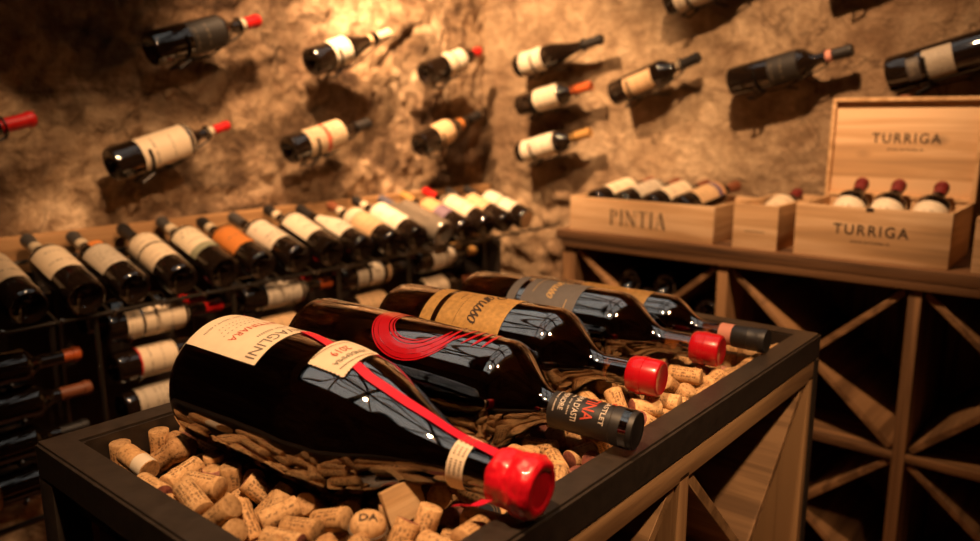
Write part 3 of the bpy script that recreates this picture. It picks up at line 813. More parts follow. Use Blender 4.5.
wall_bottle('l', PL(1.545, .152), PL(1.875, .262), 'sloping burgundy bottle with white label and cream foil on the left wall', 'wire holder under the cream foil burgundy bottle', labels=[(.20, .40, 1.3, 'white')], cap=(.80, 'cap_cream'), kind='burgundy', collar=(.70, .74, 'tan'))
wall_bottle('l', PL(1.443, -.112), PL(1.770, -.036), 'bottle with a picture label and red stripe, black capsule, on the left wall', 'wire holder under the picture label bottle', labels=[(.17, .60, 1.25, 'picture')], cap=(.80, 'cap_black'))
wall_bottle('l', PL(2.045, .132), PL(2.335, .225), 'bottle with round white label and red cap nearest the room corner', 'wire holder under the red capped bottle nearest the corner', labels=[(.30, .42, 1.25, 'cream'), (.44, .66, 1.0, 'white')], cap=(.86, 'cap_red'), Lb=.31)
wall_bottle('l', PL(2.005, -.118), PL(2.335, -.012), 'sloping bottle with orange label below the red capped one near the corner', 'wire holder under the orange label bottle near the corner', labels=[(.22, .46, 1.3, 'tan')], cap=(.80, 'cap_black'), collar=(.62, .68, 'orange'), kind='burgundy')
wall_bottle('b', PB(1.885, .168), PB(1.515, .246), 'burgundy bottle with white label, top of the three stacked on the back wall', 'wire holder under the top bottle of the three on the back wall', labels=[(.05, .36, 1.3, 'white')], cap=(.78, 'cap_black'), kind='burgundy', R=.044)
wall_bottle('b', PB(1.875, .022), PB(1.555, .088), 'bottle with white label and orange capsule, middle of the three on the back wall', 'wire holder under the middle bottle of the three on the back wall', labels=[(.28, .60, 1.3, 'white2')], cap=(.76, 'cap_orange'), R=.042)
wall_bottle('b', PB(1.875, -.158), PB(1.555, -.075), 'bottle with white label and cream capsule, lowest of the three on the back wall', 'wire holder under the lowest bottle of the three on the back wall', labels=[(.10, .22, 1.3, 'white'), (.23, .56, 1.3, 'white')], cap=(.76, 'cap_gold'), R=.042)
wall_bottle('b', PB(1.462, .058), PB(1.148, .168), 'dark bottle with small dark label and white collar right of the stacked three', 'wire holder under the dark bottle with white collar', labels=[(.20, .52, .8, 'tan')], cap=(.80, 'cap_black'), collar=(.77, .81, 'cream'), R=.044)
wall_bottle('b', PB(1.265, .345), PB(.945, .435), 'white label bottle at the top edge of the photo above the back wall', 'wire holder under the white label bottle at the top edge', labels=[(.06, .46, 1.3, 'white2')], cap=(.8, 'cap_black'), R=.047)
wall_bottle('b', PB(1.035, .085), PB(.685, .166), 'black bottle with dark label and pinkish collar above the small crate', 'wire holder under the black bottle with pinkish collar', labels=[(.36, .60, 1.1, 'black_label')], cap=(.86, 'cap_black'), collar=(.80, .85, 'pink_band'), R=.046)
wall_bottle('b', PB(.582, .090), PB(.205, .196), 'big black bottle with pale figure label above the open lidded crate', 'wire holder under the big black bottle above the open crate', labels=[(.14, .22, .6, 'dim'), (.24, .42, .85, 'figure')], cap=(.82, 'cap_black'), R=.052)
wall_bottle('b', PB(.775, .385), PB(.46, .465), 'bottle mostly above the top edge near the upper right corner', 'wire holder of the bottle mostly above the top edge', cap=(.8, 'cap_black'), R=.044)

# ------------------------------------------------------------------ wine rack along the left wall
RYF, RYB = 1.725, 2.05        # front and back of the sloping top tier
rk = thing('wine_rack', 'dark metal wine rack along the left wall under the timber ledge', 'wine rack', (1.35, 1.85, -.86))
XR0, XR1 = .30, 2.475
def rod(name, pts, r, parent=rk, mat='rack_metal', seg=8, closed=False):
    bm = bmesh.new(); tube(bm, pts, r, seg, closed); return mk(name, bm, M_[mat], parent)
rod('front_rail', [(XR0, 1.745, -.437), (XR1, 1.745, -.437)], .005)
rod('back_rail', [(XR0, 2.045, -.349), (XR1, 2.045, -.349)], .005)
rod('lower_front_rail', [(XR0, 1.745, -.86), (XR1, 1.745, -.86)], .007)
slope = (.098)/.31
PITCH = .1126; X0B = .574
for i in range(17):
    x = X0B + PITCH*(i-.5)
    rod('divider_rod', [(x, 1.715, -.425), (x, 1.728, -.441), (x, 2.05, -.344)], .0035)
for x in (.385, .725, 1.07, 1.41, 1.69, 2.06):
    rod('post', [(x-.012, 1.755, -.43), (x-.012, 1.755, -.86)], .006); rod('post', [(x-.012, 1.975, -.40), (x-.012, 1.975, -.86)], .006)
boxm('shade_sheet', (XR0, 2.12, 2.035, 2.045, -.86, -.375), M_['black_steel'], rk, 0)  # added black sheet, stands in for the dark behind the bottles
boxm('end_plate', (2.12, 2.135, 1.75, 2.045, -.86, -.45), M_['black_steel'], rk, .001)
boxm('top_shelf_sheet', (XR0, 2.12, 1.93, 2.045, -.415, -.411), M_['black_steel'], rk, 0)
led = boxm('ledge_board', (-.20, 2.455, 2.066, 2.112, -.40, -.292), M_['ledge'], None, .006)
tag(led, 'long old timber ledge board behind the sloping bottle row', 'ledge')

GT = 'bottles sloping in the top tier of the rack'
TOP = [
 ('cream label with a dark crescent, cut off by the left edge', [(.22, .66, 1.35, 'cream')], (.80, 'cap_grey'), None, 'bordeaux'),
 ('plain cream label with a small mark and grey capsule', [(.25, .68, 1.35, 'cream')], (.86, 'cap_grey'), (.77, .85, 'cap_cream'), 'bordeaux'),
 ('short greyish label under a round gold seal', [(.22, .54, 1.2, 'grey'), (.55, .62, .38, 'orange')], (.86, 'cap_grey'), (.77, .85, 'cap_cream'), 'bordeaux'),
 ('two cream labels parted by a dark curved gap', [(.20, .42, 1.4, 'cream'), (.44, .68, 1.4, 'cream')], (.78, 'cap_black'), None, 'bordeaux'),
 ('white label with a grey green foot and cream collar', [(.22, .68, 1.35, 'green_foot')], (.86, 'cap_grey'), (.76, .85, 'cap_cream'), 'bordeaux'),
 ('solid orange label', [(.24, .70, 1.35, 'orange')], (.87, 'cap_black'), (.78, .86, 'cap_cream'), 'bordeaux'),
 ('tall white label and plain grey capsule, next to the orange label', [(.22, .70, 1.35, 'white')], (.80, 'cap_grey'), None, 'bordeaux'),
 ('tall white label, black capsule and white collar, second after the orange label', [(.22, .70, 1.35, 'white2')], (.87, 'cap_black'), (.79, .86, 'cap_cream'), 'bordeaux'),
 ('white label and long sloping black neck, third after the orange label', [(.22, .68, 1.3, 'white')], (.78, 'cap_black'), None, 'burgundy'),
 ('cream and tan label, fourth after the orange label', [(.20, .50, 1.35, 'tan'), (.51, .66, 1.35, 'cream')], (.86, 'cap_brown'), (.78, .85, 'cap_cream'), 'bordeaux'),
 ('white label and white collar, just before the clear wrapped bottle', [(.20, .66, 1.35, 'white')], (.87, 'cap_black'), (.78, .86, 'cap_cream'), 'bordeaux'),
 ('clear ribbed wrap instead of a paper label', [], (.80, 'cap_blue'), None, 'bordeaux'),
 ('orange and purple label just past the clear wrapped bottle', [(.24, .66, 1.35, 'purple')], (.80, 'cap_gold'), None, 'bordeaux'),
 ('cream label and red capsule near the far end', [(.22, .68, 1.35, 'cream')], (.80, 'cap_red'), None, 'bordeaux'),
 ('tan label and black capsule, last but one at the far end', [(.30, .70, 1.3, 'tan')], (.80, 'cap_black'), None, 'bordeaux'),
 ('white double label, last at the far end of the rack', [(.18, .38, 1.35, 'white'), (.40, .62, 1.35, 'white')], (.80, 'cap_black'), None, 'bordeaux')]
_rr = random.Random(3)
for i, (ds, labs, cap, col, kind) in enumerate(TOP):
    x = X0B + PITCH*i
    a = Vector((_rr.uniform(-.012, .012), .308, slope*.308+_rr.uniform(-.004, .004)))
    R = (.0415, .043, .0405)[i % 3] if i != 11 else .044
    Ls = (.322, .315, .330)[(i*2) % 3]
    n = Vector((0, -slope, 1)).normalized()
    P = Vector((x, 1.742+_rr.uniform(-.008, .008), -.437)) + n*(R+.0062)
    rot = _rr.uniform(-.25, .25)
    f = Vector((math.sin(rot)-.10, -.30, 1))
    t = bottle('rack bottle with '+ds, P, a, f, kind, Ls, R, .0145, 'glass' if i != 11 else 'frosted', labs, cap, col, GT, base_label='tan' if i == 15 else None)
    if i == 11:
        bm = bmesh.new(); pr = shape('bordeaux', Ls, R, .0145)
        lathe(bm, [(z, r+.0012) for z, r in pr if .02 < z < .9*Ls], 20, False, False, lambda z, r, a: r*(1+.05*math.cos(a*10)))
        mk('clear_wrap', bm, M_['frosted'], t, True, True)
GS = 'bottles lying sideways in the rack below'
CRAD = []
def side_b(x, z, label, y=1.792, R=.0385, Lb=.30, **k):
    f = k.pop('facing', (-.05, -1, .35))
    bottle('sideways rack bottle '+label, (x, y, z), (1, 0, 0), f, Lb=Lb, R=R, group=GS, **k); CRAD.append((x, y, z-R))
side_b(.385, -.528, 'with orange capsule at the dark left end', cap=(.88, 'cap_orange'))
side_b(.400, -.612, 'with red brown capsule under the orange capsule one', cap=(.78, 'cap_brown'))
side_b(.385, -.700, 'with pale label at the left edge, third row down', cap=(.80, 'cap_black'), labels=[(.16, .34, 1.3, 'tan')])
side_b(.385, -.790, 'with pale label at the left edge, bottom row', cap=(.80, 'cap_black'), labels=[(.16, .34, 1.3, 'tan')])
side_b(.742, -.484, 'with cream double label, directly above the red edged label', cap=(.84, 'cap_red'), labels=[(.14, .26, 1.4, 'cream'), (.28, .66, 1.4, 'cream')])
side_b(.755, -.584, 'with a pointed cream label edged in red', cap=(.80, 'cap_wine'), labels=[(.17, .185, 1.4, 'cap_red'), (.185, .48, 1.35, 'cream')])
side_b(.765, -.684, 'with a blank pale label just above the table corner', cap=(.80, 'cap_black'), labels=[(.10, .50, 1.35, 'grey')])
side_b(.745, -.785, 'low behind the table corner with dark label', cap=(.80, 'cap_black'), labels=[(.10, .50, 1.35, 'dim')])
side_b(1.095, -.486, 'with broad grey label, behind the biggest table bottle', cap=(.86, 'cap_orange'), labels=[(.22, .68, 1.4, 'grey')])
side_b(1.085, -.586, 'with red capsule, row below the broad grey label', cap=(.82, 'cap_red'), labels=[(.22, .58, 1.4, 'tan')])
side_b(1.425, -.484, 'with banded grey and white labels', cap=(.82, 'cap_black'), labels=[(.16, .30, 1.4, 'grey'), (.34, .50, 1.4, 'white'), (.56, .6, 1.4, 'tan')])
side_b(1.415, -.584, 'with red capsule, row below the banded labels', cap=(.82, 'cap_red'), labels=[(.22, .58, 1.4, 'tan')])
side_b(1.735, -.480, 'with double white label and gold capsule at the far end', cap=(.84, 'cap_gold'), labels=[(.20, .40, 1.4, 'white'), (.42, .60, 1.4, 'white')], kind='burgundy')
side_b(1.720, -.580, 'with crumpled cream label, second row at the far end', cap=(.80, 'cap_brown'), labels=[(.14, .48, 1.4, 'cream')])
side_b(1.790, -.680, 'with plain cream label, third row at the far end', cap=(.80, 'cap_black'), labels=[(.14, .56, 1.4, 'cream')])
side_b(.735, -.480, 'with bright red capsule poking out behind the cream double label', y=1.895, Lb=.315, cap=(.78, 'cap_red'))
side_b(1.750, -.480, 'with gold capsule behind the double white label', y=1.895, Lb=.315, cap=(.86, 'cap_gold'), kind='burgundy')
side_b(1.080, -.485, 'with red capsule behind the broad grey label', y=1.895, Lb=.315, cap=(.80, 'cap_red'))
for x, y, z in CRAD:
    for dx in (.05, .15):
        arc = [(x+dx, y+.0425*math.sin(q), z+.0385-.0425*math.cos(q)) for q in [lerp(-.95, .95, i/8) for i in range(9)]]
        rod('cradle_rod', arc+[(x+dx, y+.10, z-.004)], .003, seg=6)

# ------------------------------------------------------------------ wooden wine cabinet against the back wall
CX, CT = 2.044, -.372
cab = thing('wine_cabinet', 'long brown timber cabinet of crossed bottle bins against the back wall', 'cabinet', (2.26, .4, -1.29))
CY0, CY1 = -.42, 1.418
boxm('top_board', (CX-.010, 2.475, CY0, CY1+.02, CT-.030, CT), M_['oak_top'], cab, .003)
boxm('top_rail', (CX-.008, CX+.03, CY0, CY1, CT-.052, CT-.030), M_['oak_top'], cab, .002)
DZ = 1.29
for yy, w in ((1.394, .048), (.877, .030), (.392, .030), (-.10, .03)):
    boxm('post', (CX+.002, 2.45, yy-w/2, yy+w/2, -1.29, CT-.052), M_['oak_z'], cab, .002)
for a, b in ((1.370, .892), (.862, .407), (.377, -.085)):
    boxm('middle_shelf', (CX+.003, 2.45, b, a, -.866, -.846), M_['oak_y'], cab, .0015)
    boxm('bottom_shelf', (CX+.003, 2.45, b, a, -1.29, -1.262), M_['oak_y'], cab, .0015)
    for za, zb in ((CT-.054, -.846), (-.866, -1.262)):
        m = .009; mx, mz = (a+b)/2, (za+zb)/2
        bm = bmesh.new(); beam(bm, (CX+.215, a-m, za-m), (CX+.215, b+m, zb+m), .016, .41, (1, 0, 0), .001); mk('crossed_shelf', bm, M_['oak_x'], cab)
        for p, q in (((a-m, zb+m), (mx+m, mz-m)), ((mx-m, mz+m), (b+m, za-m))):
            bm = bmesh.new(); beam(bm, (CX+.215, p[0], p[1]), (CX+.215, q[0], q[1]), .016, .41, (1, 0, 0), .001); mk('crossed_shelf', bm, M_['oak_x'], cab)
boxm('back_board', (2.45, 2.465, CY0, CY1, -1.29, CT-.03), M_['oak_z'], cab, 0)
GC = 'bottles stored in the cabinet bins'
def cab_b(y, z, label): bottle('bottle end showing in the cabinet, '+label, (CX+.035, y, z), (1, 0, .0), (0, 0, 1), Lb=.30, R=.038, group=GC, cap=(.8, 'cap_black'))
for y, z, d in ((1.131, -.571, 'lowest of three in the first bin'), (1.191, -.518, 'upper left of three in the first bin'), (1.071, -.518, 'upper right of three in the first bin'),
                (.9335, -.742, 'lowest beside the second post'), (.9335, -.661, 'middle beside the second post'), (.9335, -.580, 'glass base peeking over the table beside the second post')):
    cab_b(y, z, d)

# ------------------------------------------------------------------ wooden crates on the cabinet
def crate(name, label, cat, x0, x1, y0, y1, h, th=.010, front=None, grp=None, knots=True):
    t = thing(name, label, cat, ((x0+x1)/2, (y0+y1)/2, CT), grp)
    z0, z1 = CT+.0005, CT+h
    bm = bmesh.new(); box(bm, x0, x0+th, y0, y1, z0, z1, .0012)
    if front: front(bm, lambda u, v: (x0-.0005, (y0+y1)/2-u, (z0+z1)/2+v))
    mk('front_panel', bm, [M_['pine'], M_['ink']], t, True, False, 30)
    boxm('back_panel', (x1-th, x1, y0, y1, z0, z1), M_['pine'], t, .001)
    boxm('side_panel', (x0+th, x1-th, y0, y0+th, z0, z1), M_['pine_x'], t, .001)
    boxm('side_panel', (x0+th, x1-th, y1-th, y1, z0, z1), M_['pine_x'], t, .001)
    boxm('base_panel', (x0+th, x1-th, y0+th, y1-th, z0, z0+.008), M_['pine_x'], t, 0)
    return t
crate('wine_crate', 'long shallow pine crate at the left end of the cabinet, four bottles tilted in it', 'crate', 2.060, 2.372, .916, 1.402, .107,
      front=lambda bm, f: put_serif(bm, 'PINTIA', -.096, -.026, .048, f, 1, .07))
crate('wine_crate', 'narrow pine crate standing between the long crate and the lidded crate', 'crate', 2.055, 2.400, .735, .858, .122,
      front=lambda bm, f: put_text(bm, '------------', .055, .0022, lambda u, v: f(u, v-.012), 1, .3))
def fT(bm, f):
    put_text(bm, 'TURRIGA', .174, .027, lambda u, v: f(u+.004, v+.010), 1, 0, 1.25, bold=.016)
    put_text(bm, 'www.argiolas.it', .092, .009, lambda u, v: f(u+.004, v-.020), 1, 0, 1.1, bold=.02)
ct = crate('wine_crate', 'printed pine crate with its lid standing open and three bottles inside', 'crate', 2.060, 2.318, .333, .692, .134, front=fT)
def lid():
    x0, y0, y1, z0, h, th = 2.298, .328, .697, CT+.136, .268, .010
    R_ = lambda x, z: (x0+.002+(x-x0)*math.cos(.04)+(z-z0)*math.sin(.04), z0+(z-z0)*math.cos(.04)-(x-x0)*math.sin(.04))
    bm = bmesh.new(); box(bm, x0+.018, x0+.026, y0, y1, z0, z0+h, .001)
    f = lambda u, v: (x0+.0175, (y0+y1)/2-u, z0+h*.60+v)
    put_text(bm, 'TURRIGA', .168, .027, lambda u, v: f(u+.006, v), 1, 0, 1.25, bold=.016)
    put_text(bm, 'www.argiolas.it', .090, .009, lambda u, v: f(u+.006, v-.030), 1, 0, 1.1, bold=.02)
    for v in bm.verts: v.co.x, v.co.z = R_(v.co.x, v.co.z)
    o = mk('lid', bm, [M_['pine'], M_['ink']], ct, True, False, 30)
    bm = bmesh.new()
    box(bm, x0, x0+.018, y0, y0+th, z0, z0+h, .001); box(bm, x0, x0+.018, y1-th, y1, z0, z0+h, .001)
    box(bm, x0, x0+.018, y0+th, y1-th, z0+h-th, z0+h, .001); box(bm, x0+.004, x0+.018, y0+th, y1-th, z0, z0+th, .001)
    for v in bm.verts: v.co.x, v.co.z = R_(v.co.x, v.co.z)
    mk('lid_rim', bm, M_['pine_x'], o, True)
    xx, zz = R_(x0+.006, z0+h); boxm('clasp', (xx-.006, xx+.008, .503, .527, zz, zz+.006), M_['cap_brown'], o, .001)
    boxm('catch_notch', (2.0585, 2.0605, .505, .522, CT+.126, CT+.1345), M_['ink'], ct, 0)
lid()
crate('wine_crate', 'pine crate cut off by the right edge of the photo', 'crate', 2.060, 2.36, -.18, .287, .128)
GP = 'bottles tilted in the printed crates'
for i, y in enumerate((1.346, 1.250, 1.150, 1.050)):
    P = Vector((2.114, y, CT+.084)); Q = Vector((2.352, y-.062, CT+.136))
    a = (Q-P).normalized()
    labs = [[(.20, .64, 1.3, 'cream'), (.66, .73, .5, 'cap_red')], [(.20, .68, 1.3, 'grey')], [(.20, .68, 1.3, 'cream')], [(.20, .50, 1.3, 'tan'), (.50, .68, 1.3, 'purple')]][i]
    ds = ('with a red seal above its cream label, leftmost in the long shallow crate', 'with a grey cream label, second from left in the long shallow crate', 'with a plain cream label, third from left in the long shallow crate', 'with a bluish topped label, rightmost in the long shallow crate')[i]
    bottle('tilted bottle '+ds, P, a, Vector((-.9, .1, 1.0)), Lb=.272, R=.041, labels=labs, cap=(.80, 'cap_brown'), group=GP)
bottle('bottle with red brown capsule lying in the narrow pine crate', (2.100, .800, CT+.050), (.26, -.005, .075), (-.6, 0, 1), Lb=.285, R=.041, labels=[(.2, .7, 1.3, 'cream')], cap=(.82, 'cap_wine'), group=GP)
for y, ds in ((.594, 'leftmost of three in the lidded crate'), (.502, 'middle of three in the lidded crate'), (.402, 'rightmost of three in the lidded crate')):
    bottle('bottle with white label and wine red capsule, '+ds, (2.116, y+.008, CT+.056), (.160, -.010, .120), (-.7, .1, 1), Lb=.205, R=.0400, rn=.0155, labels=[(.10, .50, 1.35, 'white')], cap=(.80, 'cap_wine'), group=GP)

# ------------------------------------------------------------------ lamps of the cellar and daylight
def spot(name, loc, target, power, col, size, blend, rad=.03):
    l = bpy.data.lights.new(name, 'SPOT'); l.energy = power; l.color = col; l.spot_size = math.radians(size); l.spot_blend = blend; l.shadow_soft_size = rad
    o = bpy.data.objects.new(name, l); COL.objects.link(o); o.location = Vector(loc)+Vector((0, 0, Z0))
    d = (Vector(target)-Vector(loc)).normalized(); o.rotation_euler = d.to_track_quat('-Z', 'Y').to_euler(); return o
WARM = (1.0, .575, .28)
spot('spotlight_corner', (1.50, 1.70, .95), (2.30, 2.0, -.10), 205, WARM, 80, .8)
spot('spotlight_left_wall', (1.05, 1.40, 1.05), (1.72, 2.1, -.02), 165, WARM, 54, .75, .07)
spot('spotlight_left_patch', (.20, 1.35, .95), (.60, 2.1, -.07), 40, WARM, 17, .35, .02)
spot('spotlight_left_end', (.70, .95, 1.05), (1.0, 1.88, -.40), 110, WARM, 36, .7, .05)
spot('spotlight_cabinet', (1.25, .70, 1.15), (2.35, .90, -.18), 205, WARM, 62, 1.0)
spot('spotlight_rack', (.85, .45, 1.05), (1.30, 1.80, -.47), 120, WARM, 44, .9, .05)
spot('spotlight_table', (.18, .38, 1.20), (.66, .64, -.4), 165, WARM, 50, .9, .05)
spot('spotlight_right_side', (.62, -.30, 1.15), (1.08, .40, -.55), 120, WARM, 44, 1.0, .05)
w = bpy.data.worlds.new('daylight'); SC.world = w; w.use_nodes = True
bg = w.node_tree.nodes['Background']; bg.inputs[0].default_value = (1.0, .95, .85, 1); bg.inputs[1].default_value = .85
vs = SC.view_settings
SC.display_settings.display_device = 'sRGB'; vs.view_transform = 'Standard'; vs.look = 'None'; vs.exposure = 0.0; vs.gamma = 1.0; vs.use_curve_mapping = False
SC.cycles.max_bounces = 12; SC.cycles.diffuse_bounces = 3; SC.cycles.glossy_bounces = 6; SC.cycles.transmission_bounces = 10
SC.cycles.caustics_reflective = False; SC.cycles.caustics_refractive = False; SC.cycles.sample_clamp_indirect = 4.0
SC.cycles.use_denoising = True

# ------------------------------------------------------------------ wine corks filling the tray
def cork_mat(name, c1, c2, seed, prt=.65, ink=(.10, .05, .025)):
    m, nt, b = new_mat(name)
    v = objcoord(nt)
    oi = N(nt, 'ObjectInfo')
    ad = N(nt, 'VectorMath', operation='ADD'); L(nt, v, ad.inputs[0])
    sc_ = N(nt, 'VectorMath', operation='SCALE'); sc_.inputs[0].default_value = (1, 2, 3)
    L(nt, oi.outputs['Random'], sc_.inputs['Scale']); L(nt, sc_.outputs[0], ad.inputs[1]); v = ad.outputs[0]
    f = noise_tex(nt, v, 180, 5, .65); g = noise_tex(nt, v, 420, 3, .6)
    c = ramp(nt, f, [(.34, [x*.45 for x in c2]), (.42, c2), (.62, c1)])
    tint = math_(nt, 'ADD', .82, math_(nt, 'MULTIPLY', oi.outputs['Random'], .34))
    tc = N(nt, 'TexCoord'); sp = N(nt, 'SeparateXYZ'); L(nt, tc.outputs['UV'], sp.inputs[0])
    u, w = sp.outputs[0], sp.outputs[1]
    rows = math_(nt, 'MULTIPLY', u, 17.0)          # print runs along the cork in rows round it
    fl = math_(nt, 'FLOOR', rows)
    cb = N(nt, 'CombineXYZ'); L(nt, math_(nt, 'MULTIPLY', w, 22), cb.inputs[0]); L(nt, math_(nt, 'ADD', math_(nt, 'MULTIPLY', fl, 5.7), math_(nt, 'MULTIPLY', oi.outputs['Random'], 91)), cb.inputs[1])
    L(nt, math_(nt, 'MULTIPLY', rows, 1.2), cb.inputs[2])
    n = noise_tex(nt, cb.outputs[0], 1.0, 1.5, .5)
    wn = N(nt, 'TexWhiteNoise', noise_dimensions='1D'); L(nt, math_(nt, 'ADD', fl, math_(nt, 'MULTIPLY', oi.outputs['Random'], 37+seed)), wn.inputs['W'])
    on = math_(nt, 'MULTIPLY', math_(nt, 'GREATER_THAN', n, .50), math_(nt, 'LESS_THAN', math_(nt, 'FRACT', rows), .6))
    on = math_(nt, 'MULTIPLY', on, math_(nt, 'LESS_THAN', wn.outputs['Value'], prt))
    on = math_(nt, 'MULTIPLY', on, math_(nt, 'LESS_THAN', math_(nt, 'ABSOLUTE', math_(nt, 'SUBTRACT', w, .5)), .38))
    c = mixc(nt, 1.0, c, c, 'MIX')
    hs = N(nt, 'HueSaturation'); L(nt, c, hs.inputs['Color']); L(nt, tint, hs.inputs['Value'])
    c = mixc(nt, math_(nt, 'MULTIPLY', on, .72), hs.outputs[0], ink)
    L(nt, c, b.inputs['Base Color']); b.inputs['Roughness'].default_value = .8
    bump(nt, b, math_(nt, 'ADD', f, math_(nt, 'MULTIPLY', g, .4)), .35, .0012)
    return m
CK = [cork_mat('cork_pale', (.72, .465, .235), (.56, .33, .15), 0), cork_mat('cork_tan', (.64, .39, .18), (.48, .27, .115), 3, .8), cork_mat('cork_brown', (.54, .31, .14), (.38, .20, .08), 5, .5)]
CK_END = [cork_mat('cork_end_clean', (.64, .40, .20), (.48, .28, .13), 1, 0.0), cork_mat('cork_end_stained', (.28, .09, .06), (.17, .05, .04), 2, 0.0), cork_mat('cork_end_tan', (.56, .35, .17), (.40, .23, .10), 4, 0.0)]
M_['cork_wine'] = cork_mat('cork_wine_stained', (.46, .22, .16), (.33, .14, .10), 6, .6)
DIM = {0: (.0490, .0130), 1: (.0420, .0127), 2: (.0515, .0165)}
def cork_mesh(kind, side, e0, e1, name='wine_cork'):
    Lc, R = DIM[kind]; h = Lc/2
    if kind < 2: pr = [(-h, R-.0009), (-h+.0009, R), (-h*.3, R*.99), (h*.3, R*.99), (h-.0009, R), (h, R-.0009)]
    else: pr = [(-h, R*.80), (-h+.002, R*.86), (-h+.012, R*.84), (h-.022, R*.80), (h-.018, R*.92), (h-.013, R), (h-.006, R*.98), (h-.002, R*.84), (h, R*.6)]
    me = bpy.data.meshes.new(name); bm = bmesh.new(); lathe(bm, pr, 24, True, True)
    bmesh.ops.recalc_face_normals(bm, faces=bm.faces)
    uvl = bm.loops.layers.uv.new('UVMap')
    for f in bm.faces:
        if len(f.verts) > 4: f.material_index = 1 if f.calc_center_median().z < 0 else 2
        f.smooth = len(f.verts) <= 4
        ca = math.atan2(f.calc_center_median().y, f.calc_center_median().x)
        for lp in f.loops:
            a = math.atan2(lp.vert.co.y, lp.vert.co.x)
            while a-ca > PI: a -= 2*PI
            while ca-a > PI: a += 2*PI
            lp[uvl].uv = (a/(2*PI)+.5, lp.vert.co.z/Lc+.5)
    bm.to_mesh(me); bm.free(); me.set_sharp_from_angle(angle=math.radians(50))
    for m in (side, e0, e1): me.materials.append(m)
    return me
_CM = {}
def cork_me(kind, i):
    v = (i*7+kind*3) % 6
    if (kind, v) not in _CM:
        s = CK[(0, 0, 1, 1, 2, 1)[v]]; e0 = CK_END[(0, 1, 0, 2, 2, 1)[v]]; e1 = CK_END[(0, 0, 2, 0, 2, 2)[v]]
        if v == 5 and kind == 1: s = M_['cork_wine']; e0 = CK_END[1]
        _CM[(kind, v)] = cork_mesh(kind, s, e0, e1)
    return _CM[(kind, v)], v
from mathutils import Quaternion
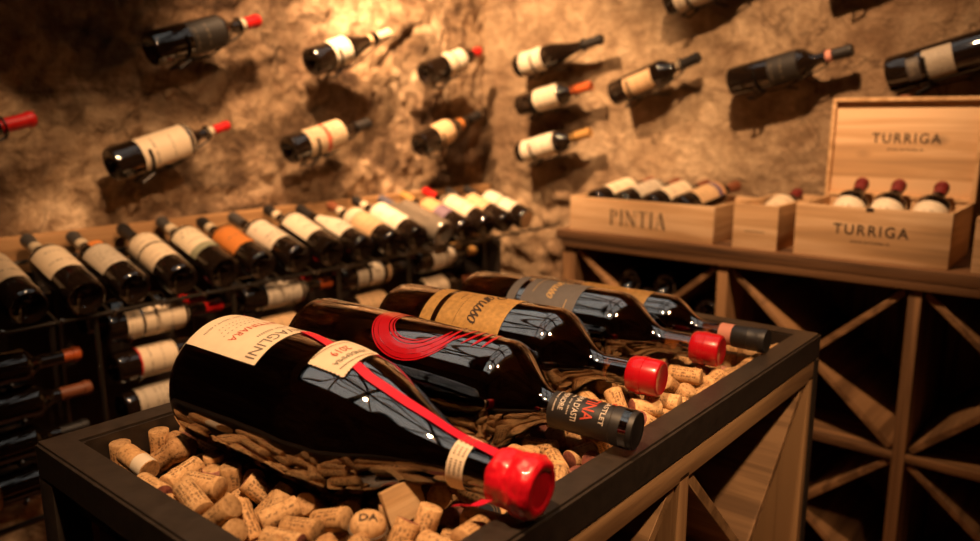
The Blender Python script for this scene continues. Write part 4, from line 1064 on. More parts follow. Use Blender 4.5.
CORKS = [(1,5543,5100,-4493,10,121,-697,-707), (1,11433,5125,-4493,142,-662,250,693), (1,12536,5096,-4493,701,667,234,-94), (1,12764,5254,-4403,0,-170,985,0), (1,4687,6113,-4493,414,629,322,573), (2,7670,5571,-4455,695,-678,-200,-129), (1,3986,6606,-4493,568,495,505,421), (0,5189,5806,-4370,0,-153,-988,0), (2,5881,6088,-4455,707,106,-699,-5), (1,6273,6090,-4493,417,498,-502,571), (1,4834,6994,-4493,705,364,-606,49), (0,5244,6720,-4490,567,700,-103,422), (0,4465,7571,-4490,561,701,91,-431), (0,4993,7676,-4490,706,-476,523,-33), (2,5437,8063,-4453,710,146,-689,27), (0,4265,8004,-4490,668,-701,96,232), (1,4746,8165,-4403,0,563,826,0), (0,5070,8550,-4490,186,-703,-77,-682), (1,4562,9312,-4493,704,705,49,-64), (2,5283,4900,-4455,330,-209,-676,-625), (1,5904,5522,-4493,369,603,-369,-603), (0,7955,5238,-4341,118,210,18,-971), (1,12817,5003,-4408,761,0,0,649), (0,4627,5861,-4490,217,-698,-112,673), (1,5972,5807,-4491,661,343,-618,-252), (0,11481,5661,-4349,989,117,-29,91), (1,5583,6349,-4439,579,-170,-781,162), (0,5753,6598,-4489,156,-685,179,-689), (0,8020,6032,-4490,215,-629,-324,674), (1,10133,5922,-4256,686,-275,-636,221), (0,4118,6924,-4308,418,-140,434,786), (0,4471,6917,-4352,7,926,44,-376), (0,4682,7459,-4359,353,330,851,-205), (1,4491,8184,-4408,328,0,0,-945), (0,4583,7940,-4373,0,358,-934,0), (0,5177,8312,-4490,524,250,661,475), (0,4576,8929,-4490,600,-534,464,-375), (0,4831,9464,-4490,60,-52,705,705), (0,4983,4862,-4228,449,-449,-546,-547), (1,7259,4744,-4403,0,34,999,0), (1,10132,4856,-4170,539,111,-224,804), (0,3916,5892,-4220,165,280,-222,-919), (0,4781,5242,-4220,72,-934,-193,291), (0,5360,5541,-4228,413,-160,704,555), (0,5676,5558,-4186,493,-698,514,-68), (0,7239,5484,-4373,824,0,0,-566), (1,7904,5754,-4293,324,283,888,163), (0,8991,5705,-4124,638,714,-255,-134), (0,9663,5662,-4274,577,249,-585,-513), (0,11194,5881,-4201,182,-163,-800,-548), (1,11720,5553,-4405,994,9,7,111), (1,5148,6183,-4493,271,603,370,-653), (0,4996,6374,-4380,97,88,868,479), (0,6988,5579,-4246,177,-801,-486,-301), (1,9922,6206,-4281,83,-507,-212,831), (0,3838,6856,-4355,920,381,78,41), (1,4859,6740,-4353,265,456,35,-849), (1,5128,7453,-4493,662,-614,351,-250), (0,4868,7888,-4387,654,541,34,-528), (1,5031,8811,-4493,703,186,-682,77), (2,4377,9050,-4251,484,488,-49,724), (0,4634,8400,-4373,871,0,0,-491), (1,4312,9562,-4493,704,705,48,-63), (1,4691,9310,-4271,706,-704,-50,-62), (1,5065,9636,-4374,627,185,-159,-740), (0,4721,4862,-4228,440,439,553,-554), (1,5725,5262,-4200,335,696,-557,-306), (1,6087,5340,-4254,515,628,-404,421), (1,5339,4762,-4163,545,-497,527,-424), (1,7276,5112,-4238,297,-193,-680,642), (0,7911,5494,-4268,297,328,-54,-895), (0,9348,4746,-4343,880,-114,265,-378), (0,9945,4745,-4344,958,-40,-167,230), (0,10173,5080,-4037,464,131,874,70), (2,11016,4782,-4150,22,-739,-24,673), (0,11257,5059,-4260,19,-7,-348,-937), (0,11910,4969,-4367,201,678,-201,-678), (0,12924,5464,-4235,675,494,495,233), (1,13072,4998,-4408,0,-398,918,0), (0,4522,5649,-4343,35,491,853,-177), (0,4904,5838,-4225,528,-603,584,132), (1,5136,5233,-4168,174,-179,97,-963), (0,5052,5525,-4155,129,911,83,-382), (0,5954,5813,-4113,659,514,-179,520), (1,7499,5503,-4221,734,666,137,5), (1,9437,5376,-4234,386,-547,-435,-602), (0,9252,5635,-4229,453,608,361,-543), (2,11590,5862,-4027,105,475,-759,-433), (1,11196,5399,-4252,473,770,-291,-315), (0,3822,6278,-4333,13,95,885,455), (1,4379,6292,-4265,203,-422,614,636), (1,5419,5925,-4408,1,723,-691,0), (0,6218,5774,-4179,804,453,312,-227), (1,4395,6692,-4240,364,-755,-192,510), (1,3792,7838,-4376,490,698,428,-301), (1,4117,7346,-4354,731,-246,363,-523), (0,4229,7939,-4232,706,635,296,-105), (0,4199,8373,-4240,624,-76,-740,238), (0,3936,8674,-4366,824,-27,439,-357), (0,3911,9284,-4252,230,276,633,-686), (0,4572,9654,-4373,527,0,0,850), (0,5090,9261,-4490,688,687,-169,161), (0,5670,4876,-4237,692,615,289,-244), (0,8135,5316,-4140,95,-960,186,-185), (0,9715,5410,-4144,92,402,827,-381), (1,12078,4742,-4238,603,-369,603,-369), (0,12010,5511,-4384,279,-410,-291,-818), (1,13397,5187,-4240,637,223,-715,-183), (0,4267,5608,-4292,406,708,490,-306), (1,4682,6182,-4246,586,-796,-124,81), (0,8035,5892,-4110,448,156,-299,828), (1,9478,5888,-4014,412,-145,786,438), (0,11562,5175,-4232,478,-585,-384,-532), (1,13609,4861,-4332,212,305,-432,822), (1,4113,6245,-4266,99,150,-687,-704), (0,4625,7151,-4377,582,376,295,658), (0,3959,7696,-4217,778,-591,-96,-188), (0,3795,8306,-4235,165,-165,688,687), (0,3838,8775,-4136,301,-490,-765,-291), (0,4056,9655,-4373,0,-523,-853,0), (0,4673,5424,-4038,141,-551,-578,-585), (1,6915,4835,-4234,704,-394,591,-28), (1,7675,5002,-4237,644,397,585,291), (0,6037,4863,-4210,653,-653,-269,-273), (0,7691,4746,-4301,454,55,889,28), (2,8104,5013,-4118,112,333,27,-936), (0,9620,4899,-4075,363,424,-549,622), (0,10505,4759,-4225,584,353,-630,-372), (0,12548,4748,-4229,169,-688,-163,686), (1,13414,4930,-4172,187,318,263,892), (0,3974,5491,-4219,703,-298,415,495), (1,4399,5309,-4207,208,466,676,-532), (0,8995,4788,-4192,58,-846,233,-475), (0,8876,5200,-4000,413,24,375,829), (1,8257,5590,-4204,780,306,534,-110), (0,9791,5894,-4114,877,18,9,480), (0,10571,5034,-3967,109,256,-658,700), (0,12245,5806,-4229,680,-517,-483,195), (1,12104,5229,-4374,209,600,766,97), (0,3877,7037,-4171,206,-79,404,-888), (0,11597,4745,-4229,603,-369,-603,369), (1,9154,4928,-4042,85,-563,500,-652)]
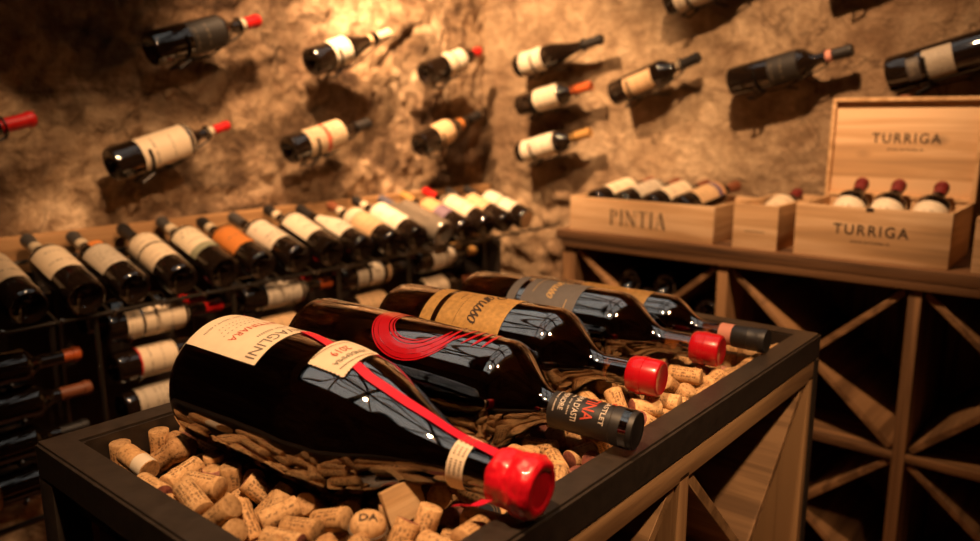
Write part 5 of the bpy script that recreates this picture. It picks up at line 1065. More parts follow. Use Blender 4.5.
REST = [(0,4504,5196,-4490,651,-655,-266,-275), (0,4873,4745,-4490,56,705,-56,-705), (2,5872,5135,-4455,653,653,270,-270), (0,6989,5368,-4490,492,11,707,-508), (1,7344,5188,-4493,707,492,-508,-11), (1,7748,5101,-4493,189,-141,-693,-681), (0,8020,4862,-4490,370,-370,602,602), (1,9324,5172,-4493,355,38,706,612), (0,9559,5061,-4490,660,691,-148,-255), (0,10395,5261,-4490,653,-273,652,-271), (0,10962,5095,-4489,288,407,-578,646), (0,13427,5119,-4490,706,286,-647,-38), (0,4157,5778,-4490,627,-707,8,-328), (0,5166,5452,-4490,506,-707,9,494), (0,6246,5443,-4490,538,-538,459,459), (0,6629,5735,-4490,356,-595,383,-611), (0,7202,5802,-4490,670,-118,-697,-227), (0,8767,5816,-4347,170,116,79,-975), (0,9177,5674,-4490,603,55,-705,369), (0,9591,5473,-4490,461,-370,602,-536), (1,10354,5779,-4493,653,-268,-654,271), (0,10978,5875,-4490,91,-20,707,701), (0,11224,5713,-4490,695,-678,200,130), (0,12277,5573,-4490,298,436,557,-641), (1,12912,5593,-4493,248,-79,-703,-662), (1,13391,5806,-4493,293,441,-553,644), (1,4644,6464,-4493,692,-385,593,-147), (1,7133,6132,-4493,328,707,-8,626), (0,7999,6443,-4490,456,161,689,541), (1,8535,6070,-4492,579,699,104,407), (1,8803,6559,-4493,148,-181,683,691), (0,9787,6289,-4490,197,-301,-640,679), (0,10099,6035,-4490,654,271,-653,-269), (0,10578,6307,-4369,276,-16,-3,961), (1,10898,6622,-4493,355,-384,594,612), (0,12109,6340,-4490,633,-225,670,-315), (1,12836,6073,-4493,310,-406,-579,636), (0,13690,6420,-4490,283,-596,381,648), (1,4126,7119,-4493,539,-272,-653,457), (0,6152,7387,-4370,738,-6,10,674), (0,6484,6966,-4490,440,703,-80,-554), (0,7137,6793,-4490,591,703,-78,-388), (0,7767,7124,-4490,544,-704,-66,-451), (1,8703,7346,-4493,638,667,-236,305), (1,9229,7178,-4493,661,-76,703,-251), (1,9658,7141,-4493,592,524,475,387), (0,10189,6975,-4490,466,-377,-598,532), (0,10736,7054,-4490,700,-567,423,102), (1,11584,7121,-4493,146,683,184,692), (0,12225,7025,-4490,693,-681,-192,-138), (0,12930,6745,-4489,329,-555,438,626), (1,13468,7101,-4493,53,705,-58,-705), (1,6573,7787,-4493,411,-316,-633,575), (0,6776,7598,-4490,304,401,583,639), (1,7285,7305,-4493,430,-129,-695,561), (0,7719,7548,-4490,526,445,549,473), (1,8702,7766,-4493,546,-469,-529,449), (0,9368,7530,-4490,693,706,-29,-140), (0,9679,7522,-4490,614,-682,-185,-352), (0,10142,7354,-4490,377,-531,467,598), (1,11001,7751,-4125,42,-96,-994,-1), (0,11959,7397,-4490,277,-656,264,-650), (1,12437,7439,-4493,121,-707,-10,-697), (0,12939,7417,-4490,204,-696,-125,677), (1,13667,7354,-4493,604,372,601,367), (0,6206,7991,-4360,2,-980,191,-55), (0,6569,8215,-4490,696,-581,403,126), (0,7732,8192,-4488,477,381,595,-522), (0,7478,7822,-4380,463,183,-853,156), (0,7908,8308,-4257,487,-473,-625,-386), (2,9464,8050,-4455,44,690,-155,706), (1,9771,8397,-4493,626,211,-675,-328), (1,10509,8087,-4493,690,-706,-44,154), (0,11522,7902,-4490,52,-705,-60,705), (0,11829,8464,-4489,532,679,198,466), (1,12076,8612,-4492,89,543,-453,-701), (0,12808,8154,-4490,342,679,-196,-619), (1,13497,8119,-4491,616,116,698,348), (1,3877,8444,-4493,271,-654,270,-653), (0,4588,8660,-4490,61,-656,-265,704), (1,5470,8898,-4409,132,493,-152,846), (0,6285,8571,-4490,420,-105,-699,-569), (0,6491,8740,-4490,698,-671,-224,116), (0,7372,8763,-4490,643,-554,-439,-295), (0,7811,8664,-4490,696,-231,668,123), (1,8175,8825,-4493,688,-458,-539,-163), (0,9091,8793,-4489,663,632,-318,245), (0,9762,8800,-4490,351,-552,-442,-614), (0,10020,8743,-4489,190,-73,-703,681), (1,11091,9106,-4491,545,461,536,-450), (1,11674,8943,-4493,198,-515,485,679), (1,12003,9054,-4493,21,-620,-340,-707), (1,12821,8583,-4493,160,51,-705,-689), (1,13462,8621,-4493,654,-272,-653,269), (1,4053,9312,-4493,56,56,-705,705), (1,5718,9143,-4493,228,-101,-700,-669), (0,6383,9339,-4490,704,-175,685,65), (0,6813,8955,-4490,338,-431,-561,621), (0,7168,9400,-4490,347,-589,-391,616), (0,7634,9406,-4341,200,388,-898,-43), (1,8390,9318,-4493,60,51,705,-705), (0,9193,9161,-4490,16,701,-95,-707), (1,9662,9390,-4493,194,694,136,680), (0,10550,9508,-4490,306,235,-667,638), (1,11588,9407,-4408,904,0,0,-427), (0,11903,9293,-4490,584,640,-302,-398), (0,12455,9250,-4490,658,-359,609,259), (0,13121,9520,-4490,604,54,705,-368), (0,13427,9140,-4490,705,54,-705,-57), (1,3792,4827,-4493,165,-165,688,688), (0,4857,5399,-4490,313,-210,675,-634), (0,6638,4972,-4490,491,-707,-13,509), (1,7510,4834,-4493,290,250,661,-645), (0,8533,4871,-4490,643,663,247,-294), (0,8908,5256,-4490,638,430,-562,-306), (0,9948,5123,-4490,369,-370,603,603), (0,10331,5000,-4489,367,-604,-368,604), (1,10852,5488,-4493,686,-160,-689,170), (0,11616,5315,-4490,142,-662,250,693), (1,12320,4880,-4493,429,307,637,-562), (0,13153,5301,-4490,263,532,465,656), (0,3795,5685,-4490,653,-653,-271,-271), (0,5502,5647,-4490,697,-567,422,-119), (1,6542,5880,-4257,447,634,-261,-575), (0,7554,6084,-4490,395,86,702,587), (0,8215,5675,-4490,218,322,-630,673), (2,8419,5875,-4292,383,741,-369,410), (1,9006,5931,-4336,844,-323,-377,-204), (0,10012,5617,-4490,57,54,705,-705), (0,10187,5657,-4238,566,-352,637,-388), (0,10951,5758,-4229,205,340,-620,677), (0,11987,5817,-4490,490,707,-14,-510), (1,12637,5571,-4493,704,686,173,63), (0,13149,5710,-4490,615,682,-188,349), (1,4262,6256,-4491,300,-36,706,-641), (1,4464,6668,-4493,36,-646,-288,706), (1,6645,6119,-4493,409,102,700,577), (0,7309,6385,-4490,581,95,701,-403), (0,8631,6184,-4245,238,247,-395,853), (1,8922,6168,-4493,520,589,392,479), (0,9440,6571,-4490,36,703,76,706), (0,11604,6725,-4490,707,521,-478,32), (0,11216,6207,-4490,646,182,683,-288), (1,12116,6641,-4493,480,555,-438,-519), (1,12686,6281,-4493,579,-636,310,-406), (1,13204,6371,-4493,155,685,-175,-690), (0,5861,7329,-4490,478,-681,190,521), (0,6225,7145,-4084,306,369,-874,81), (1,6499,6457,-4493,119,423,-567,-697), (1,6706,6682,-4493,298,587,-395,641), (2,8152,7115,-4361,0,-989,151,0), (1,8474,7012,-4408,34,0,0,999), (1,8982,6944,-4493,435,-518,482,-557), (0,9500,6918,-4376,462,605,-637,-119), (1,10144,6586,-4493,620,-239,665,340), (0,10564,6608,-4279,87,836,406,359), (1,11977,6886,-4404,0,-37,-999,0), (2,12535,7000,-4452,341,-346,-622,-614), (0,13177,6838,-4370,452,-753,-474,-61), (1,13442,6733,-4493,569,117,-697,420), (1,3792,7398,-4493,370,-369,-603,-603), (0,6243,7675,-4345,265,32,-149,-952), (0,6438,7527,-4240,326,943,-58,-34), (1,6945,7989,-4493,627,-6,707,326), (0,7089,7474,-4447,137,-484,-597,625), (0,8070,7402,-4337,660,-233,-369,612), (1,8169,7597,-4082,406,-354,-589,-602), (0,9055,7612,-4490,305,-582,-401,-638), (2,9942,7423,-4242,432,-567,413,568), (0,10422,7423,-4490,586,-694,134,396), (1,10648,7551,-4493,300,-23,-707,-640), (0,11594,8350,-4347,320,495,-799,117), (1,12210,7651,-4411,61,-843,-103,-524), (1,12933,7158,-4408,0,592,-806,0), (1,13722,7609,-4493,268,652,-273,-654), (2,5911,7973,-4453,613,501,499,-353), (0,6273,8243,-4221,837,35,-407,-364), (1,7399,8377,-4382,8,-954,-270,-132), (2,7863,8791,-4001,71,449,760,-465), (1,8675,8125,-4493,633,671,-224,316), (0,9595,8290,-4203,762,643,10,75), (0,9852,7990,-4490,451,280,-649,545), (1,10286,7865,-4242,670,-82,714,188), (0,10816,8009,-4490,385,356,611,-593), (0,11488,8851,-4336,271,-808,200,484), (0,12177,8047,-4490,266,-60,-705,-655), (0,13016,7786,-4490,614,662,250,351), (1,13547,7865,-4403,11,844,536,17), (1,4226,8561,-4493,686,607,363,-173), (1,5566,8636,-4492,216,692,147,673), (0,6073,8415,-4490,5,325,-628,-707), (1,6577,9133,-4392,904,-51,51,-421), (0,7109,8662,-4490,374,-160,-689,-600), (2,7911,9099,-4361,228,0,0,974), (0,8249,8908,-4255,55,190,826,528), (1,8337,8522,-4403,0,-836,-548,0), (1,9351,8799,-4492,707,699,-106,27), (0,10512,8444,-4490,258,-704,69,-658), (0,11242,8274,-4490,224,316,-633,671), (1,11337,9316,-4493,143,-187,682,693), (0,12146,8846,-4377,588,-399,-268,651), (0,13027,8787,-4341,252,-230,-73,937), (0,13513,8373,-4349,646,-280,214,-677), (0,3795,9496,-4490,271,-271,-653,-653), (1,5348,9311,-4493,605,-601,373,366), (0,6282,9580,-4490,65,685,175,-704), (1,6653,9658,-4408,0,761,649,0), (0,7116,9655,-4439,476,-506,-593,406), (0,8015,9396,-4490,689,169,-687,-161), (1,8851,9533,-4493,707,-638,-304,-19), (0,8697,8935,-4489,7,535,-462,-707), (1,9421,9560,-4247,514,-565,-425,-486), (1,11070,9553,-4493,42,69,704,-706), (0,11509,9654,-4373,0,-406,-914,0), (1,12220,9492,-4386,89,424,899,-61), (0,12638,9060,-4489,293,165,688,644), (1,12956,9321,-4493,688,270,654,-163), (1,13723,9658,-4493,369,-603,370,-603), (1,4414,4742,-4493,688,165,-688,-165), (1,4845,5003,-4493,688,-165,688,-165), (1,6521,5268,-4258,405,-480,265,-731), (0,5779,4745,-4490,459,-538,-459,538), (1,8293,5121,-4493,693,681,-190,140), (2,8663,5506,-4453,255,-594,-384,660), (0,9213,5090,-4236,28,-630,283,-723), (1,9710,4862,-4381,855,-456,217,118), (0,10729,4979,-4397,282,-232,-482,-797), (0,11369,4745,-4490,271,653,-271,-653), (1,11954,4742,-4493,459,-538,459,-538), (0,12761,4745,-4490,705,-56,705,-56), (1,13222,4742,-4493,370,-603,370,-603), (1,6869,5983,-4408,0,841,-541,0), (1,8489,5255,-4117,55,-602,788,115), (1,10717,5859,-4493,678,-695,-130,-200), (1,11625,5916,-4396,345,-240,-852,-313), (0,12384,5996,-4409,546,623,544,134), (2,13628,5465,-4344,871,-44,-489,-23), (1,3877,6059,-4493,688,165,688,165), (1,5809,6867,-4493,559,-485,-515,432), (1,6894,6375,-4308,400,-137,867,263), (1,7701,6522,-4394,181,883,-101,-422), (0,8318,6386,-4204,460,-475,658,360), (0,9062,6546,-4490,659,647,286,-255), (1,9498,6045,-4408,0,905,-426,0), (0,10480,6065,-4370,3,339,-941,-10), (0,11491,6302,-4372,81,-298,359,-881), (0,11910,6369,-4189,487,-814,226,-224), (1,12976,6283,-4238,639,560,-432,303), (1,13808,6899,-4493,653,653,270,-270), (0,5566,7310,-4490,348,-30,706,-616), (1,5991,6372,-4321,420,598,-530,-430), (0,6574,6603,-4284,671,279,607,-322), (0,6653,6869,-4135,666,208,-437,567), (1,7460,6738,-4493,707,-492,508,-12), (1,8435,6759,-4408,0,994,113,0), (1,9242,6040,-4408,925,0,0,379), (0,9510,6337,-4374,863,-178,471,32), (1,10327,6408,-4493,302,-197,-679,639), (1,10419,6798,-4377,228,-160,85,957), (1,11924,7137,-4408,0,435,-901,0), (0,12026,7989,-4284,490,615,-422,451), (0,12956,6781,-4230,659,-679,-253,-203), (1,13533,6947,-4249,593,-435,-601,313), (1,3877,8188,-4492,373,601,-374,-600), (1,5999,7595,-4405,7,735,678,13), (0,6490,7170,-4150,516,833,25,-195), (1,6710,7564,-4229,611,-476,-479,-413), (1,7559,8164,-4295,682,95,444,573), (1,6779,7228,-4408,880,0,0,475), (0,8440,7385,-4490,19,93,-701,707), (0,8396,7474,-4229,695,-703,68,135), (0,10120,8051,-4357,363,314,861,169), (0,10200,7445,-4088,634,378,332,-588), (0,10463,7124,-4217,837,-337,-225,369), (0,11823,7655,-4369,0,-59,-998,0), (1,12605,7793,-4493,436,136,-694,-557), (0,13314,7347,-4359,60,-994,86,-15), (0,13672,7188,-4250,679,312,625,227), (0,4050,7745,-4490,580,490,510,-404), (0,5822,8784,-4242,305,342,-626,630), (0,5683,8399,-4354,636,-385,432,-510), (0,7239,8166,-4490,224,-116,697,-671), (0,7880,7817,-4343,199,274,72,938), (0,8931,8163,-4489,667,628,326,-234), (0,9277,8414,-4489,628,-418,570,-325), (0,9872,8442,-4233,709,700,-66,46), (1,10396,8273,-4239,328,-221,-646,-653), (0,11371,8669,-4488,551,662,248,443), (0,11941,8471,-4212,628,660,347,-223), (1,12391,8228,-4493,463,600,-374,534), (0,12577,8499,-4490,50,-160,689,-705), (0,13178,7992,-4373,938,0,0,-346), (0,3937,8964,-4490,32,693,-142,706), (0,6022,8946,-4490,575,-317,632,412), (1,6781,9338,-4493,665,-702,86,241), (0,6869,8556,-4490,170,60,-705,-686), (1,7620,9139,-4408,0,-290,-957,0), (0,8272,8269,-4368,19,38,999,2), (0,9584,8696,-4204,19,941,-167,-293), (1,9699,8940,-4162,153,577,802,24), (0,10281,8803,-4166,457,-312,-202,808), (2,10574,8888,-4453,184,226,-670,683), (0,11797,9118,-4246,681,-271,680,-10), (0,12955,9054,-4341,215,870,-443,-9), (0,13505,8879,-4490,166,688,163,687), (0,13805,8497,-4490,538,538,459,-459), (2,5928,9618,-4241,408,-260,123,-866), (0,6559,9653,-4066,705,-55,-705,57), (1,7180,9456,-4209,600,690,378,-147), (0,8189,9510,-4231,659,679,-173,-273), (0,9330,9525,-4489,486,-425,565,514), (0,9440,9080,-4230,318,-262,-640,-649), (0,9678,9177,-4342,922,-240,301,45), (0,10211,8607,-4341,220,-894,368,-130), (1,10794,9362,-4493,336,-402,-582,-622), (1,11899,9658,-4493,271,-653,-271,653), (0,12595,9655,-4490,165,-688,165,-688), (0,13268,8804,-4229,640,-692,112,314), (0,13682,9400,-4490,56,705,55,705), (1,3792,5183,-4375,17,-77,-973,-217), (1,8692,4743,-4292,339,-424,-176,821), (2,6202,4875,-4455,653,654,270,-271), (0,8734,5419,-4149,54,-718,466,-514), (0,10391,5521,-4490,688,-164,688,-162), (0,11969,6123,-4364,400,706,-560,-169), (0,12757,5873,-4266,553,-561,528,-317), (1,13688,5754,-4347,312,461,-252,-791), (1,5377,6676,-4185,249,512,415,-709), (1,7677,6349,-4073,149,242,-688,668), (1,8051,6305,-4271,372,633,626,-262), (0,7892,6849,-4368,438,730,514,-109), (0,8784,6798,-4101,154,-241,654,700), (1,9651,5811,-4493,412,-497,-503,574), (1,10214,6208,-4139,348,576,43,-738), (1,11055,6684,-4133,58,904,-409,-110), (2,11535,7505,-4455,146,-184,683,692), (0,11762,6545,-4372,461,-125,445,757), (1,13699,5972,-4493,662,79,703,248), (0,13803,6463,-4255,169,-229,-773,-568), (1,5452,7030,-4201,264,684,-92,674), (0,6233,7116,-4490,662,-141,693,248), (0,6137,6721,-4378,305,584,653,-374), (1,7293,7562,-3990,920,-1,-103,379), (0,6947,6949,-4395,505,-595,604,161), (0,8402,6414,-4490,654,-603,369,-270), (0,9007,7012,-4176,422,-492,501,573), (1,9834,6748,-4493,679,302,640,-198), (0,10138,6752,-4136,260,320,67,908), (2,11033,7080,-4189,654,608,392,-221), (1,11313,7168,-4200,116,280,-630,715), (1,11765,8147,-4380,978,82,-123,144), (0,12450,6979,-4136,676,700,53,-224), (0,13205,6112,-4367,0,780,625,0), (0,5440,7620,-3935,228,254,-709,617), (0,5311,7497,-4184,586,556,-463,364), (1,6729,8219,-4275,862,-263,-402,164), (1,6557,7895,-4258,564,610,-389,-398), (0,7282,7203,-4092,641,681,215,283), (1,7478,7146,-4428,805,-352,452,156), (0,8184,6820,-4368,0,-268,963,0), (1,9129,7487,-4161,612,715,168,-293), (0,10009,7024,-4247,435,-623,304,-575), (1,10460,7534,-4242,633,-696,252,226), (1,10892,6482,-4074,571,200,661,-445), (0,10951,7487,-4162,772,-108,-587,218), (2,12313,7201,-3909,391,244,-866,-197), (0,12486,7477,-4006,68,-695,713,-64), (0,13380,7633,-4369,0,-763,-646,0), (1,5582,8085,-4074,108,-799,170,567), (0,6338,9148,-4178,960,-261,-21,-100), (2,6335,8635,-4194,536,654,269,-461), (0,8386,7996,-4270,661,-238,-334,628), (0,8066,8451,-4093,236,52,-485,840), (2,8158,7867,-4455,241,-300,640,665), (1,9019,8364,-4155,567,-720,98,388), (1,9722,7798,-4234,723,-406,558,-18), (0,10212,7768,-4490,280,-544,-452,649), (0,10722,8589,-4141,283,233,670,-645), (1,13096,8531,-4392,4,-845,530,-73), (1,12372,8202,-4130,545,627,244,-500), (1,12539,7821,-4135,400,308,-652,565), (0,13137,7734,-4113,9,302,-953,6), (0,5128,8318,-4087,10,-678,395,-620), (1,5552,8385,-4054,237,507,-634,-534), (0,6048,9076,-4136,339,311,809,-365), (0,6013,9342,-4305,633,255,377,626), (1,7263,9148,-4493,643,246,663,294), (1,7570,8548,-4231,43,-193,627,-753), (1,7564,9658,-4391,30,921,-381,-74), (1,8883,7602,-3892,293,447,-431,-726), (0,9991,8938,-4229,573,623,335,-414), (0,9586,9383,-4020,492,-455,-551,-497), (0,10952,8876,-4210,437,484,-522,550), (0,13381,9655,-4373,0,649,761,0), (0,10268,9063,-4369,906,3,16,423), (0,13805,9060,-4314,173,-341,824,418), (0,13805,7831,-4339,344,168,-405,830), (0,6541,9407,-4228,477,561,433,519), (1,5605,9573,-4493,56,56,-705,705), (0,7406,9509,-4091,34,-158,767,-621), (1,7693,8893,-4408,991,0,0,-131), (1,8671,8988,-4134,54,72,-699,710), (0,8933,8886,-4156,623,644,-309,319), (2,10264,9620,-4360,997,0,1,-79), (0,9996,9267,-4490,707,-702,86,26), (0,11064,9262,-4140,300,-662,-446,523), (1,11300,8203,-4149,707,-681,-158,-106), (0,13804,8556,-4113,272,-295,673,621), (0,12714,8254,-4018,582,335,510,-537), (0,13598,9329,-4238,549,-571,359,-493), (0,4090,5127,-4490,628,674,214,-326), (1,4377,4743,-4238,271,653,270,653), (0,5715,6296,-4025,536,669,165,-487), (0,6497,4745,-4373,77,0,0,-997), (1,7033,4862,-4493,300,-585,-397,-640), (0,8972,4862,-4490,168,-167,-687,-687), (0,9241,5303,-3668,336,274,643,-631), (0,9964,5153,-4201,256,-831,176,-461), (1,10363,4742,-4492,459,-537,-459,538), (0,8395,5684,-3975,472,93,819,313), (1,5500,6394,-4128,15,350,535,-769), (1,6794,5187,-4493,324,-221,672,-629), (1,6667,5607,-4209,710,-40,-369,-599), (1,7419,5981,-4100,20,699,87,709), (1,7430,6237,-4064,45,-789,612,-7), (1,9414,6647,-4076,168,597,570,-539), (0,10558,5804,-4139,145,880,355,281), (1,10753,5450,-4238,662,-703,80,248), (0,12601,6529,-4490,579,636,-310,-405), (1,13807,5210,-4240,50,-22,410,910), (0,4991,7212,-4051,854,-367,-336,152), (0,5144,6779,-4128,592,575,135,-549), (0,5227,6409,-3965,47,-609,-740,283), (0,7163,6334,-4108,632,-640,272,342), (0,7397,6615,-4136,631,628,364,-272), (0,7624,6804,-4040,337,-240,-640,-648), (1,8694,7267,-4072,660,717,224,-18), (1,9031,6398,-4133,69,729,-38,680), (1,9119,6642,-4090,36,-706,708,4), (0,10022,6480,-4231,587,493,-488,-418), (2,11374,6484,-4052,559,516,-617,-199), (0,11443,6810,-4105,511,-461,89,-720), (1,12702,6459,-4054,682,694,-193,126), (1,12465,6499,-4142,705,702,25,-99), (1,13531,6193,-4408,0,964,-266,0), (1,4964,7534,-4040,516,-498,7,697), (1,5526,7261,-4097,600,-49,-119,790), (0,5798,7165,-4080,131,205,-688,684), (0,7110,6828,-4089,320,-378,579,647), (1,7368,6936,-3861,279,469,213,811), (1,7532,7427,-3982,340,-74,-867,358), (0,8785,7702,-4130,488,282,699,-440), (0,8876,6958,-3861,42,203,-704,679), (0,9242,6901,-4019,929,89,-176,-313), (0,9824,6688,-4114,327,-684,-622,197), (0,10871,6865,-3989,192,905,-225,-306), (0,11513,7248,-4055,57,-222,714,661), (1,12231,6542,-4048,724,651,-179,139), (1,12689,6902,-4067,308,-369,-541,-690), (0,13403,6488,-4236,649,-414,557,-310), (1,5119,7742,-4033,183,-499,-845,61), (0,5752,7632,-3910,451,-784,-228,-361), (0,5605,7653,-4135,112,156,-719,668), (0,6967,7624,-4033,422,-185,-636,-619), (1,6901,6759,-3947,693,709,124,-33), (0,7184,7797,-3947,13,-77,997,10), (1,9003,7840,-4078,5,899,436,33), (0,9289,7414,-3953,309,4,946,100), (0,9205,7159,-4001,479,7,875,68), (1,9656,7361,-4210,194,346,-535,746), (0,10673,7121,-3961,89,-286,-789,-536), (0,11311,7596,-4032,151,-880,371,-257), (0,12266,7733,-4082,296,355,563,-685), (1,12738,7393,-4013,581,-537,-343,-508), (1,13704,7444,-4254,557,-507,-515,410), (1,5247,7953,-4137,645,490,574,123), (0,5361,8120,-3882,622,-612,313,375), (0,6330,6305,-4242,184,-217,674,682), (2,6987,8160,-4005,587,696,-225,347), (1,7373,8002,-4017,656,670,-11,349), (1,8027,8355,-4493,418,498,502,-571), (1,8842,8148,-4158,496,243,688,-471), (0,9240,8456,-4054,588,-772,-13,240), (1,9176,8947,-4069,366,363,629,-582), (0,10130,8319,-4350,503,63,-98,857), (0,10770,8046,-3969,454,142,78,876), (0,11258,7853,-4023,943,-26,-9,332), (1,12210,8440,-4045,563,298,-530,559), (1,12677,7737,-3931,123,-474,-74,869), (0,13003,8274,-4154,878,121,367,-281), (0,5225,8733,-4105,661,719,-133,166), (0,5101,8100,-3843,602,680,336,-251), (1,5476,8806,-4055,142,-175,648,728), (1,6999,8851,-4017,396,556,452,-574), (1,7225,8432,-4029,259,-101,-690,-669), (0,7856,9655,-4373,0,-972,-236,0), (0,8594,8502,-4065,621,-758,198,-23), (0,8829,8780,-3921,424,395,590,-563), (0,10257,9323,-4366,828,-17,-25,560), (0,10682,9082,-4138,182,-234,665,685), (0,11034,8387,-4216,227,281,-655,664), (1,11056,8008,-4128,1,-442,897,-29), (0,12315,8916,-4121,35,26,705,-707), (0,12466,8119,-3891,143,183,686,-689), (1,13239,8325,-4274,18,804,462,-373), (0,5287,9653,-4242,157,739,628,186), (0,5296,9351,-4165,213,-350,86,-908), (0,5653,9157,-4239,40,823,-36,-566), (1,8201,9658,-4493,705,-56,705,-56), (0,5582,9533,-4231,178,-198,672,691), (0,8625,9458,-4388,837,-529,-137,-39), (0,9080,9653,-4373,566,0,0,-825), (0,9833,9655,-4483,464,531,-452,-546), (0,12955,7540,-4249,732,500,168,431), (0,10949,8417,-3968,598,-588,-338,-428), (2,10891,9620,-3996,586,-380,-619,359), (1,11204,8922,-4157,697,716,34,21), (1,12574,8954,-4125,544,-551,444,450), (1,12547,8612,-4031,533,177,-111,-820), (1,13547,8746,-4167,100,-380,899,193), (0,4199,5002,-4261,447,-159,875,-94), (0,4032,4745,-4355,969,-20,-84,232), (0,8664,5001,-4256,45,845,75,527), (0,10500,5148,-4229,653,-653,-271,-270), (0,12385,5400,-4255,536,377,-111,-747), (1,13808,4827,-4493,653,653,271,-271), (2,5678,6744,-3997,239,-244,-25,939), (1,6479,5507,-4375,575,72,-313,-753), (1,6994,5221,-4234,512,-26,-715,476), (1,6658,8610,-4239,153,18,-681,716), (2,10120,5416,-4072,663,221,-641,-316), (1,13041,5772,-4122,489,-87,514,700), (1,13268,5753,-4241,99,24,-699,708), (0,8313,4745,-4234,365,-281,117,-880), (0,5020,8701,-3946,45,281,-463,839), (1,6441,5010,-4198,642,-58,763,-53), (2,7295,6491,-3825,498,-312,-581,563), (0,7392,8993,-4238,50,-159,697,-697)]
KEEP_OUT = [(.514, .555, .026), (.466, .562, .036), (.395, .896, .040), (.592, .509, .030)]
CORKS = [d for d in CORKS if not any((d[1]*1e-4-x)**2+(d[2]*1e-4-y)**2 < r*r for x, y, r in KEEP_OUT)]
REST = [d for d in REST if not any((d[1]*1e-4-x)**2+(d[2]*1e-4-y)**2 < r*r for x, y, r in KEEP_OUT)]
def extras():
    # wooden slip stuck upright among the corks
    M = Matrix.Translation((.5140, .5550, -.4010)) @ Matrix.Rotation(-.16, 4, 'Z') @ Matrix.Rotation(-.34, 4, 'X') @ Matrix.Rotation(-.10, 4, 'Y')
    bm = bmesh.new(); box(bm, -.0235, .0235, -.0036, .0036, -.0195, .0195, .0007)
    o = mk('wooden_slip', bm, M_['slip'], None, True, True, 30); o.matrix_basis = Matrix.Translation((0, 0, Z0)) @ M
    tag(o, 'small pale wooden slip standing on edge among the corks', 'wood piece')
    # champagne cork with its wire still round it
    t = thing('champagne_cork', 'big champagne cork printed DA with wire hoop, at the bottom edge of the photo', 'cork', Matrix.Translation((.4660, .5620, -.444)) @ Matrix.Rotation(.16, 4, 'X'))
    pr = [(0, .0125), (.020, .0127), (.026, .0165), (.033, .0185), (.041, .0180), (.046, .0150), (.0485, .009), (.0492, 0)]
    bm = bmesh.new(); lathe(bm, pr, 36, True, False)
    dome = [(0, .0492), (.009, .0485), (.015, .0460), (.018, .0410)]
    c_, s_ = math.cos(-.75), math.sin(-.75)
    put_text(bm, 'DA', .019, .0105, lambda x, y: (x*c_-(y-.003)*s_, x*s_+(y-.003)*c_, sample(dome, math.hypot(x, y-.003))+.0008), 1, bold=.02)
    mk('cork_body', bm, [CK[0], M_['ink']], t, True, True, 40)
    bm = bmesh.new(); tube(bm, [(.0188*math.cos(a*PI/16), .0188*math.sin(a*PI/16), .034) for a in range(32)], .0011, 6, True)
    mk('wire_hoop', bm, M_['frosted'], t, True, True)
    # cork with a white sleeve at one end
    a, b = Vector((.3935, .922, -.4110)), Vector((.3965, .869, -.4190))
    t = thing('wine_cork', 'tan cork with a white paper sleeve at one end by the near left rim', 'cork', frame(a, b-a, (0, 0, 1)))
    Lc = (b-a).length
    bm = bmesh.new(); lathe(bm, [(0, .0127), (.001, .0133), (Lc-.001, .0133), (Lc, .0127)], 28); mk('cork_body', bm, CK[1], t, True, True)
    bm = bmesh.new(); lathe(bm, [(Lc*.60, .0136), (Lc-.0008, .0136)], 28, False, False); mk('paper_sleeve', bm, M_['white'], t, True, True)
    o = thing('bottle_cap', 'black printed metal cap lying under the red ribbon end', 'bottle cap', Matrix.Translation((.5925, .509, -.4345)) @ Matrix.Rotation(.35, 4, 'X') @ Matrix.Rotation(-.3, 4, 'Y'))
    bm = bmesh.new(); lathe(bm, [(0, .0165), (.001, .0172), (.006, .0170), (.0085, .0150), (.0095, .008), (.0097, 0)], 32)
    mk('cap_shell', bm, M_['cap_black'], o, True, True)
    bm = bmesh.new()
    for r in (.0125, .0095): tube(bm, [(r*math.cos(k*PI/16), r*math.sin(k*PI/16), sample([(0, .0097), (.008, .0096), (.015, .0086), (.0172, .006)], r)+.0002) for k in range(32)], .0005, 4, True)
    mk('printed_rings', bm, M_['tan'], o, True, True)
extras()
